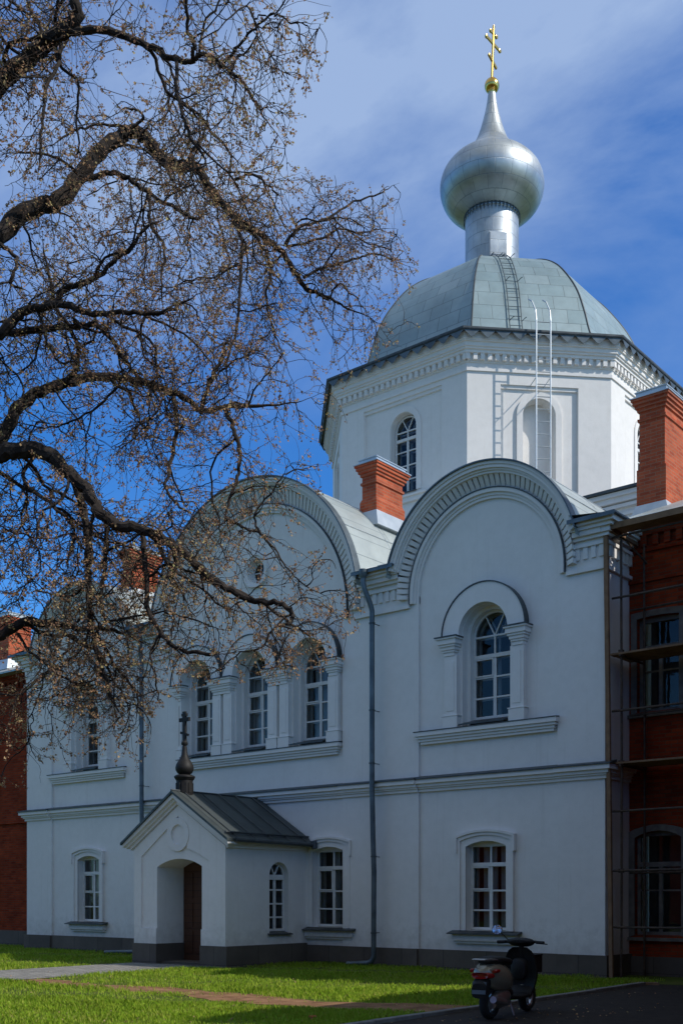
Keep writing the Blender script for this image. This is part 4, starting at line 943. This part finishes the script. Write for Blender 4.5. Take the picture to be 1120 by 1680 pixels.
m = MB(); m.tube([(.615, 0, .25), (.54, 0, .50), (.44, 0, .90), (.42, 0, .98)], [.03, .045, .04, .03], 12); sp(m, 'steering_column', 'black')
m = MB(); ellip_loft(m, [(.40, 0, .26, .03, .02), (.52, 0, .45, .075, .05), (.62, 0, .475, .085, .045), (.74, 0, .43, .075, .05), (.82, 0, .33, .04, .04)], 16); sp(m, 'front_fender', 'champ')
m = MB(); ellip_loft(m, [(.34, 0, 1.015, .12, .02), (.38, 0, 1.01, .20, .05), (.44, 0, 1.0, .20, .065), (.52, 0, .99, .12, .06), (.56, 0, .985, .06, .045)], 20)
m.tube([(.40, -.34, 1.0), (.43, -.2, 1.01), (.43, .2, 1.01), (.40, .34, 1.0)], .02, 10); hb = sp(m, 'handlebar', 'black')
for s in (-1, 1):
    m = MB(); m.tube([(.395, s * .36, .998), (.41, s * .24, 1.003)], .024, 10); sp(m, 'grip', 'rubber', hb)
    m = MB(); m.tube([(.47, s * .22, .99), (.47, s * .38, .975)], .009, 6); sp(m, 'brake_lever', 'black', hb)
m = MB(); m.tube([(.42, .20, 1.03), (.40, .28, 1.11), (.39, .34, 1.155)], .008, 6); mi = sp(m, 'mirror', 'black')
mt = Matrix.Translation((.385, .36, 1.175)) @ Matrix.Rotation(radians(14), 4, 'Z') @ Matrix.Rotation(radians(103), 4, 'Y')
m = MB(mt); m.lathe((0, 0), [(0, .03), (.05, .025), (.078, .0), (.074, -.008), (.07, -.008)], 24); sp(m, 'mirror_shell', 'black', mi)
m = MB(mt); m.lathe((0, 0), [(.071, -.006), (.0, -.0065)], 24); sp(m, 'mirror_glass', 'mirror', mi)
m = MB(); ellip_loft(m, [(-.87, 0, .60, .08, .025), (-.89, 0, .60, .115, .04), (-.845, 0, .60, .15, .045), (-.80, 0, .60, .175, .04)], 16, 3.2); sp(m, 'tail_light', 'red')
for s in (-1, 1): m = MB(); ellip_loft(m, [(-.80, s * .165, .655, .03, .02), (-.77, s * .175, .66, .035, .028), (-.70, s * .19, .665, .02, .02)], 12); sp(m, 'indicator', 'red')
m = MB(); m.tube([(-.62, .13, .80), (-.80, .12, .815), (-.92, .09, .815), (-.92, -.09, .815), (-.80, -.12, .815), (-.62, -.13, .80)], .011, 8); m.tube([(-.82, .12, .815), (-.82, -.12, .815)], .009, 6); m.tube([(-.88, .1, .815), (-.86, .08, .72), (-.80, .06, .68)], .008, 6); sp(m, 'rear_rack', 'chrome')
m = MB(); m.hexa([(-.93, -.10, .36), (-.93, .10, .36), (-.925, .10, .36), (-.925, -.10, .36)], [(-.90, -.10, .52), (-.90, .10, .52), (-.895, .10, .52), (-.895, -.10, .52)]); sp(m, 'number_plate', 'pipe', smooth=False)
m = MB(); ellip_loft(m, [(-.92, 0, .40, .11, .10), (-.86, 0, .46, .12, .11), (-.8, 0, .5, .12, .08)], 16, 3); sp(m, 'rear_mudguard', 'black')
m = MB(); ellip_loft(m, [(-.70, -.09, .24, .06, .09), (-.55, -.09, .26, .09, .12), (-.35, -.07, .28, .10, .12), (-.2, -.05, .29, .08, .09)], 16); sp(m, 'engine', 'chrome')
m = MB(); m.tube([(-.15, -.10, .20), (-.35, -.15, .19), (-.48, -.17, .22), (-.50, -.17, .23), (-.86, -.18, .29)], [.014, .014, .02, .05, .048], 12); sp(m, 'exhaust', 'chrome')
m = MB(); m.box(.60, .86, -.14, .14, .56, .80); m.box(.59, .87, -.15, .15, .80, .82); m.tube([(.47, 0, .7), (.62, 0, .68)], .03, 8); sp(m, 'front_case', 'black', smooth=False, bevel=.015)
m = MB(); m.tube([(-.1, -.06, .24), (-.14, -.15, .02)], .012, 6); m.tube([(-.1, .06, .24), (-.14, .15, .02)], .012, 6); sp(m, 'stand', 'chrome')

# ================================================================ the linden tree on the left
# limbs are space curves: (view column, view row, distance from the eye, diameter in mm); turned into metres here
def P3(px, py, Z): return CAM + RGT * ((px - 629.2) / FPX * Z) + FWD * Z + UPV * ((1471.4 - py) / FPX * Z)
def toscreen(p):
    v = p - CAM; Z = v @ FWD; return 629.2 + FPX * (v @ RGT) / Z, 1471.4 - FPX * v[..., 2] / Z, Z
def spline(pts, n_per=6):
    P = np.array(pts, float); P = np.vstack([2 * P[0] - P[1], P, 2 * P[-1] - P[-2]]); o = []
    for i in range(1, len(P) - 2):
        for u in np.arange(n_per) / n_per:
            a, b, c, d = P[i - 1:i + 3]; o.append(.5 * (2 * b + (c - a) * u + (2 * a - 5 * b + 4 * c - d) * u * u + (3 * b - a - 3 * c + d) * u ** 3))
    o.append(P[-2]); return np.array(o)
TX, TZ0 = -430, 10.2
LIMBS = [  # main limbs first: list of (px, py), Z start, Z end, diameter px start, end
 ([(TX, 420), (-250, 300), (-60, 190), (0, 138), (50, 95), (100, 62), (128, 38), (124, 10), (112, -60)], 10.2, 8.8, 44, 16),
 ([(118, 52), (160, 48), (210, 60), (250, 76), (285, 92), (310, 92), (335, 82), (365, 105), (400, 140), (430, 190), (470, 240)], 9.0, 8.2, 15, 4),
 ([(287, 92), (297, 130), (300, 172), (316, 215), (330, 250), (345, 285)], 8.6, 8.4, 8, 5),
 ([(316, 92), (320, 70), (310, 40), (306, -20)], 8.6, 8.3, 8, 6),
 ([(365, 105), (395, 70), (425, 45), (455, 30), (480, 45), (530, 40)], 8.4, 7.9, 6, 2),
 ([(100, 70), (98, 98), (75, 140), (70, 185), (67, 240), (62, 295)], 9.0, 8.8, 8, 4),
 ([(TX, 760), (-260, 620), (-60, 440), (0, 388), (50, 345), (105, 325), (135, 285), (175, 240), (215, 216), (240, 222), (265, 255), (300, 272), (325, 268), (347, 300), (365, 325), (400, 360), (440, 385), (470, 405), (500, 460), (530, 475), (570, 500), (610, 520), (640, 560)], 10.2, 11.6, 42, 3),
 ([(140, 293), (185, 287), (215, 300), (245, 320), (290, 345), (322, 362), (345, 338)], 10.6, 10.8, 11, 5),
 ([(365, 330), (384, 370), (392, 400), (388, 460), (386, 530), (372, 590), (375, 640)], 10.9, 10.5, 8, 4),
 ([(400, 362), (425, 400), (440, 440), (436, 490), (450, 540), (470, 590)], 11.0, 11.2, 7, 3),
 ([(468, 402), (490, 376), (530, 362), (575, 335), (620, 320), (655, 300)], 11.2, 11.8, 7, 2),
 ([(498, 455), (540, 440), (590, 425), (630, 420), (680, 440)], 11.3, 12.0, 6, 2),
 ([(470, 405), (520, 395), (560, 380), (600, 385), (650, 375)], 11.3, 11.7, 5, 2),
 ([(385, 295), (410, 285), (440, 305), (460, 320)], 10.8, 10.6, 6, 3),
 ([(215, 216), (170, 205), (120, 215), (85, 240)], 10.5, 10.2, 6, 3),
 ([(215, 210), (240, 195), (225, 180), (195, 180)], 10.5, 10.3, 6, 3),
 ([(245, 320), (245, 370), (265, 410), (262, 470), (268, 520)], 10.6, 10.4, 7, 3),
 ([(TX, 900), (-250, 720), (-60, 575), (0, 540), (30, 508), (62, 497), (110, 499), (150, 510), (190, 506), (260, 512), (310, 490), (345, 470)], 10.2, 9.4, 26, 4),
 ([(92, 500), (105, 470), (145, 462), (188, 428), (215, 405), (240, 378), (280, 355)], 9.9, 9.7, 13, 4),
 ([(0, 545), (40, 546), (85, 540), (130, 537), (155, 532), (180, 560), (208, 610), (240, 640), (280, 690)], 10.0, 9.7, 15, 5),
 ([(TX, 1020), (-240, 900), (-60, 770), (0, 712), (25, 672), (60, 645), (105, 630), (150, 622), (200, 625), (250, 635), (290, 655), (330, 676), (370, 670), (420, 672), (480, 664), (540, 640)], 10.2, 10.9, 32, 3),
 ([(370, 672), (382, 705), (390, 745), (385, 785), (374, 815), (368, 860)], 10.5, 10.2, 9, 5),
 ([(285, 652), (290, 700), (282, 760), (277, 800), (300, 830), (330, 855)], 10.4, 10.0, 9, 4),
 ([(330, 678), (340, 640), (360, 600), (370, 570), (385, 540)], 10.5, 10.8, 9, 5),
 ([(105, 630), (130, 590), (120, 540), (95, 500), (80, 440), (70, 380)], 10.3, 10.0, 10, 4),
 ([(TX, 1020), (-230, 820), (-60, 755), (0, 744), (40, 735), (76, 740), (102, 768), (140, 800), (162, 838), (190, 856), (230, 862), (270, 882), (310, 910), (360, 950), (410, 975), (450, 978), (480, 986), (486, 1006), (470, 1020), (520, 1030), (575, 1010)], 10.2, 9.0, 38, 3),
 ([(124, 790), (140, 850), (145, 920), (150, 1000), (160, 1060), (185, 1140), (205, 1185)], 9.8, 9.5, 16, 5),
 ([(176, 850), (178, 905), (175, 940), (168, 990), (180, 1040)], 9.7, 9.5, 10, 5),
 ([(233, 862), (237, 920), (240, 1000), (265, 1042), (300, 1065), (345, 1074)], 9.6, 9.2, 11, 7),
 ([(60, 740), (40, 790), (90, 830), (120, 860), (118, 900), (108, 950)], 9.9, 9.7, 8, 4),
 ([(0, 775), (60, 810), (115, 850), (160, 880), (215, 900), (260, 940)], 10.0, 9.6, 8, 3),
 ([(370, 850), (400, 870), (440, 890), (470, 930), (500, 960), (555, 990)], 10.2, 9.8, 6, 2),
 ([(TX, 1150), (-240, 1120), (-60, 1070), (0, 1045), (40, 1026), (75, 1030), (100, 1034), (130, 1040), (170, 1036), (215, 1050), (260, 1070)], 10.2, 9.8, 28, 4),
 ([(95, 1032), (125, 1050), (155, 1062), (182, 1110), (205, 1140), (210, 1180)], 9.9, 9.6, 7, 3),
 ([(160, 1040), (185, 1080), (215, 1120), (228, 1150), (222, 1190)], 9.8, 9.5, 7, 3),
 ([(30, 1040), (55, 1070), (90, 1100), (130, 1120), (170, 1120)], 9.9, 9.8, 6, 3),
 ([(170, 1020), (220, 1010), (270, 1000), (330, 1015), (380, 1035)], 9.7, 9.4, 5, 2),
 ([(240, 520), (300, 540), (340, 580), (360, 640)], 9.6, 9.7, 5, 2),
 ([(TX, 300), (-200, 120), (-60, 20), (20, -20), (70, -60)], 10.2, 9.6, 26, 12),
 ([(100, 62), (95, 20), (110, -30)], 9.2, 9.0, 8, 5), ([(75, 80), (60, 40), (20, 10), (-10, -20)], 9.3, 9.2, 7, 4),
 ([(440, 890), (420, 850), (450, 800), (480, 770), (520, 770)], 9.9, 10.1, 5, 2),
 ([(208, 610), (180, 650), (120, 690), (70, 700), (20, 690)], 9.8, 9.9, 6, 2),
 ([(300, 272), (330, 235), (345, 200), (350, 140)], 10.7, 10.4, 6, 2),
 ([(240, 500), (230, 560), (250, 600), (300, 620)], 9.6, 9.8, 5, 2),
 ([(135, 290), (100, 260), (60, 250), (10, 250)], 10.6, 10.4, 7, 3),
 ([(0, 400), (30, 430), (20, 470), (50, 480)], 10.2, 10.1, 8, 4),
]
TREE = empty('linden_tree', 'big dark barked tree with budding brown leaves reaching in from the left', 'tree', tuple(P3(TX, 1471 + 160 / 1, TZ0) * np.array([1, 1, 0]) + np.array([0, 0, GZ])))
trunk = MB(); base = P3(TX, 1471, TZ0); base[2] = 0
tp = [base + np.array([0.06 * sin(k * 1.3), .05 * cos(k * 1.7), GZ - .1 + k * 1.05]) for k in range(14)]
trunk.tube(tp, [.62, .47, .43, .41, .39, .37, .35, .33, .30, .26, .22, .18, .13, .07], 18)
limb3 = []; lm = MB()
for pts, Z0, Z1, d0, d1 in LIMBS:
    n_ = len(pts); d_in = np.r_[0, np.cumsum(np.hypot(*np.diff(np.array(pts, float), axis=0).T))]; d_in /= d_in[-1]
    Zs = Z0 + (Z1 - Z0) * d_in
    Q = np.array([P3(x, y, z) for (x, y), z in zip(pts, Zs)]); C = spline(Q, 6); t = np.linspace(0, 1, len(C))
    C = C + (np.cumsum(RNG.normal(0, .0045, C.shape), axis=0) + RNG.normal(0, .006, C.shape)) * np.minimum(1, np.minimum(t, 1 - t) * 8)[:, None]
    R = (d0 + (d1 - d0) * t ** .8) * .9 / FPX * np.interp(t, d_in, Zs) / 2 * (1 + .10 * np.sin(np.arange(len(C)) * 1.9) * RNG.uniform(.4, 1, len(C)))
    if d1 < 6: R = R * np.clip((1 - t) / .16, .22, 1)               # the tips run out into twigs
    if pts[0][0] == TX: C[0, :2] = base[:2]
    lm.tube(C, list(R), 9 if d0 > 9 else 7); limb3.append((C, R))
part(trunk, 'trunk', M['bark'], TREE, smooth=False)
# burrs and short stubs on the limbs
part(lm, 'limb', M['bark'], TREE, smooth=True)

def allowed(p):
    x, y, Z = toscreen(p)
    if x < -260 or y < -160: return False
    lim = np.interp(y, [-160, 60, 200, 262, 285, 305, 420, 560, 640, 720, 800, 900, 960, 1060, 1105, 1130, 1180, 1290, 1300], [560, 545, 500, 470, 560, 650, 690, 690, 600, 560, 540, 545, 590, 600, 560, 330, 255, 225, 0])
    if x > lim: return False
    if 150 < x < 265 and 85 < y < 165: return RNG.random() < .3
    return True
def walk(p, d, length, n, wig, droop):
    s = length / n; pts = [p]
    for k in range(n):
        d = d + RNG.normal(0, wig, 3); d[2] += droop * (1 if k < n * .6 else -1.2); d /= np.linalg.norm(d); p = p + d * s; pts.append(p)
    return np.array(pts)
def batch(polys, radii, sides, name, mat):
    """many equally long polylines as one mesh of thin tubes"""
    P = np.array(polys); n_, m_, _ = P.shape; T = np.gradient(P, axis=1); T /= np.linalg.norm(T, axis=2, keepdims=True) + 1e-9
    a = np.array([.31, .77, .55]); U_ = np.cross(T, a); U_ /= np.linalg.norm(U_, axis=2, keepdims=True) + 1e-9; V_ = np.cross(T, U_)
    R = np.array(radii)[:, None] * np.linspace(1, .45, m_)[None]
    an = 2 * pi * np.arange(sides) / sides
    X = P[:, :, None] + R[:, :, None, None] * (np.cos(an)[None, None, :, None] * U_[:, :, None] + np.sin(an)[None, None, :, None] * V_[:, :, None])
    verts = X.reshape(-1, 3); idx = np.arange(n_ * m_ * sides).reshape(n_, m_, sides)
    A = idx[:, :-1]; B = idx[:, 1:]; f = np.stack([A, np.roll(A, -1, 2), np.roll(B, -1, 2), B], -1).reshape(-1, 4)
    return raw_mesh(name, verts, f, mat)
def raw_mesh(name, verts, faces, mat, smooth=False):
    me = bpy.data.meshes.new(name); k = faces.shape[1]
    me.vertices.add(len(verts)); me.vertices.foreach_set('co', np.asarray(verts, np.float32).ravel())
    me.loops.add(faces.size); me.loops.foreach_set('vertex_index', faces.ravel().astype(np.int32))
    me.polygons.add(len(faces)); me.polygons.foreach_set('loop_start', np.arange(0, faces.size, k, dtype=np.int32)); me.polygons.foreach_set('loop_total', np.full(len(faces), k, np.int32))
    me.update(calc_edges=True); me.validate(); me.materials.append(mat)
    o = bpy.data.objects.new(name, me); COL.objects.link(o); return o
mid, midr = [], []
for C, R in limb3:                                               # crooked boughs between the limbs and the twigs
    seg = np.linalg.norm(np.diff(C, axis=0), axis=1); cum = np.r_[0, np.cumsum(seg)]; s = RNG.uniform(.2, .6)
    while s < cum[-1] * .93:
        i = max(min(np.searchsorted(cum, s) - 1, len(C) - 2), 0); p = C[i]; T = (C[i + 1] - C[i]) / (seg[i] + 1e-9); s += RNG.uniform(.34, .75)
        if R[i] < .012 or toscreen(p)[0] < -190: continue
        for cut in range(4):
            d = RNG.normal(0, 1, 3); d -= T * (d @ T); d /= np.linalg.norm(d); d = d + T * RNG.uniform(.2, .9); d /= np.linalg.norm(d)
            w = walk(p, d, RNG.uniform(.6, 1.5) * (1 if cut < 2 else .6), 16, .30, -.03)
            if allowed(w[-1]) and allowed(w[8]): mid.append(w); midr.append(min(R[i] * .6, RNG.uniform(.010, .020))); break
sec, secr = [], []
for C, R in limb3 + [(m_, np.linspace(r_, r_ * .45, len(m_))) for m_, r_ in zip(mid, midr)]:
    seg = np.linalg.norm(np.diff(C, axis=0), axis=1); L_ = seg.sum(); cum = np.r_[0, np.cumsum(seg)]
    s = .15
    while s < L_:
        i = min(np.searchsorted(cum, s) - 1, len(C) - 2); i = max(i, 0); p = C[i] + (C[i + 1] - C[i]) * ((s - cum[i]) / (seg[i] + 1e-9)); T = (C[i + 1] - C[i]) / (seg[i] + 1e-9)
        thick = R[i]; s += RNG.uniform(.075, .17) if thick < .045 else RNG.uniform(.10, .2)
        x, y, Z = toscreen(p)
        if x < -150 and RNG.random() < .6: continue
        d = RNG.normal(0, 1, 3); d -= T * (d @ T); d /= np.linalg.norm(d); d = d * .9 + T * RNG.uniform(.1, .9) + np.array([0, 0, RNG.uniform(-.5, .25)]); d /= np.linalg.norm(d)
        ln = RNG.uniform(.25, .85) * (1 if thick > .02 else .7)
        w = walk(p, d, ln, 12, .21, -.05)
        for cut in range(3):
            if not allowed(w[-1]): w = walk(p, RNG.normal(0, 1, 3) * .6 + d * .5, ln * .6, 12, .28, -.04)
        if not allowed(w[-1]): continue
        sec.append(w); secr.append(RNG.uniform(.0045, .0105) * min(1.0, .6 + thick * 10))
ter, terr = [], []
for w, r in zip(sec, secr):
    k = RNG.integers(4, 9)
    for j in range(k):
        i = RNG.integers(2, 12); T = w[i] - w[i - 1]; T /= np.linalg.norm(T); d = RNG.normal(0, 1, 3); d /= np.linalg.norm(d); d = d * .8 + T * .7; d[2] -= .15; d /= np.linalg.norm(d)
        t = walk(w[i], d, RNG.uniform(.16, .52), 7, .22, -.04)
        if allowed(t[-1]): ter.append(t); terr.append(RNG.uniform(.0018, .0038))
b = batch(mid, midr, 6, 'bough', M['bark']); b.data.transform(Matrix.Translation(-TREE.location)); b.parent = TREE
b = batch(sec, secr, 4, 'branch', M['bark']); b.data.transform(Matrix.Translation(-TREE.location)); b.parent = TREE
b = batch(ter, terr, 3, 'twig', M['twig']); b.data.transform(Matrix.Translation(-TREE.location)); b.parent = TREE
# young leaves and flower buds in little hanging clusters along the twigs
T_ = np.array(ter); nT = len(T_)
own = np.repeat(np.arange(nT), RNG.integers(7, 24, nT) * (RNG.random(nT) < .88)); n_ = len(own); fi = np.clip(7 - np.abs(RNG.normal(0, 1.9, n_)), 1, 6.99); i0 = fi.astype(int)
pos = T_[own, i0] + (T_[own, i0 + 1] - T_[own, i0]) * (fi - i0)[:, None] + RNG.normal(0, .010, (n_, 3))
ax = RNG.normal(0, 1, (n_, 3)); ax[:, 2] -= .7; ax /= np.linalg.norm(ax, axis=1, keepdims=True); sd = np.cross(ax, RNG.normal(0, 1, (n_, 3))); sd /= np.linalg.norm(sd, axis=1, keepdims=True); up_ = np.cross(ax, sd)
ln = RNG.uniform(.010, .030, n_)[:, None]; wd = ln * RNG.uniform(.22, .48, n_)[:, None]; bend = up_ * ln * RNG.uniform(.05, .35, n_)[:, None]
V = np.stack([pos, pos + ax * ln * .5 + sd * wd + bend, pos + ax * ln, pos + ax * ln * .5 - sd * wd + bend], 1).reshape(-1, 3)
lf = raw_mesh('leaves', V, np.arange(4 * n_).reshape(-1, 4), M['leaf']); lf.data.transform(Matrix.Translation(-TREE.location)); lf.parent = TREE; lf['kind'] = 'stuff'
print('tree', len(mid), len(sec), len(ter), n_)

# ================================================================ lawn
def grass_area(n, zmin, zmax):
    u = RNG.random(n); Z = zmin + (zmax - zmin) * u ** 1.25; x = (RNG.uniform(-330, 1190, n) - 629.2) / FPX * Z
    p = CAM[None, :2] + RGT[None, :2] * x[:, None] + FWD[None, :2] * Z[:, None]; return p
def vnoise(p, s, seed):
    r = np.random.default_rng(seed); ph = r.uniform(0, 6.28, (6, 3)); a = 0
    for k in range(6): a = a + np.sin(p[:, 0] * s * (1 + k * .6) * cos(ph[k, 0]) + p[:, 1] * s * (1 + k * .6) * sin(ph[k, 0]) + ph[k, 1]) / (1 + k * .5)
    return a
p = grass_area(385000, 12.6, 40)
x, y = p[:, 0], p[:, 1]
trk = -7.75 + .12 * np.sin(x * 1.1) + np.where(x > -1.2, .55 * np.maximum(0, (x + 1.2) / 2.3) ** 1.5, 0)
keep = (x < 1.37) & (y < np.where(x < XL, 1.0, -.08)) & ~((x > -11.5) & (x < -8.78) & (y < -2.6)) & ~((x > -11.6) & (x < -8.2) & (y > -2.8))
dn_ = np.abs(y - trk); edge_ = .38 + .022 * (x + 8.7) + .10 * np.sin(x * 3.7) + .08 * np.sin(x * 9.1 + 1) + RNG.normal(0, .07, len(x)); keep &= (dn_ > edge_) | (RNG.random(len(x)) < .06)
vn = vnoise(p, 1.7, 5); keep &= RNG.random(len(x)) < np.clip(.68 + .30 * vn, .12, 1)
p = p[keep]; vn = vn[keep]; dn_ = dn_[keep]; n_ = len(p)
h = RNG.uniform(.03, .085, n_) * np.clip(1 + .28 * vn, .5, 1.7) * np.clip(.4 + dn_, .45, 1)
az = RNG.uniform(0, 2 * pi, n_); lean = RNG.uniform(.1, .75, n_) * h; wv = RNG.uniform(.0035, .008, n_)
b3 = np.c_[p, np.full(n_, GZ)]; dirv = np.c_[np.cos(az), np.sin(az), np.zeros(n_)]; sdv = np.c_[-np.sin(az), np.cos(az), np.zeros(n_)]
m1 = b3 + dirv * (lean * .3)[:, None]; m1[:, 2] += h * .62; tip = b3 + dirv * lean[:, None]; tip[:, 2] += h
V = np.stack([b3 - sdv * wv[:, None], b3 + sdv * wv[:, None], m1 + sdv * wv[:, None] * .7, tip, m1 - sdv * wv[:, None] * .7], 1).reshape(-1, 3)
gr = raw_mesh('lawn_grass', V, np.arange(5 * n_).reshape(-1, 5), M['grass']); tag(gr, 'sunlit short green grass of the lawn in front of the church', 'grass', 'stuff')
print('grass', n_)

# last year's leaves blown about the lawn and the trodden strip
q = grass_area(5200, 12.8, 34); kq = (q[:, 1] < -1.2) & (q[:, 0] < 3.5) & (RNG.random(len(q)) < np.clip(.35 + .25 * vnoise(q, .9, 9), .05, 1)); q = q[kq]; n_ = len(q)
c3 = np.c_[q, np.full(n_, GZ + .012) + np.where(q[:, 0] < 1.3, RNG.uniform(.0, .05, n_), .004)]; a_ = RNG.uniform(0, 2 * pi, n_); r_ = RNG.uniform(.010, .026, n_)[:, None]
ex_ = np.c_[np.cos(a_), np.sin(a_), RNG.normal(0, .35, n_)] * r_; ey_ = np.c_[-np.sin(a_), np.cos(a_), RNG.normal(0, .35, n_)] * r_ * .6
V = np.stack([c3 - ex_, c3 - ey_, c3 + ex_, c3 + ey_], 1).reshape(-1, 3)
fl = raw_mesh('fallen_leaves', V, np.arange(4 * n_).reshape(-1, 4), M['leaf']); tag(fl, 'dry brown leaves scattered over the lawn and the bare soil strip', 'leaves', 'stuff')
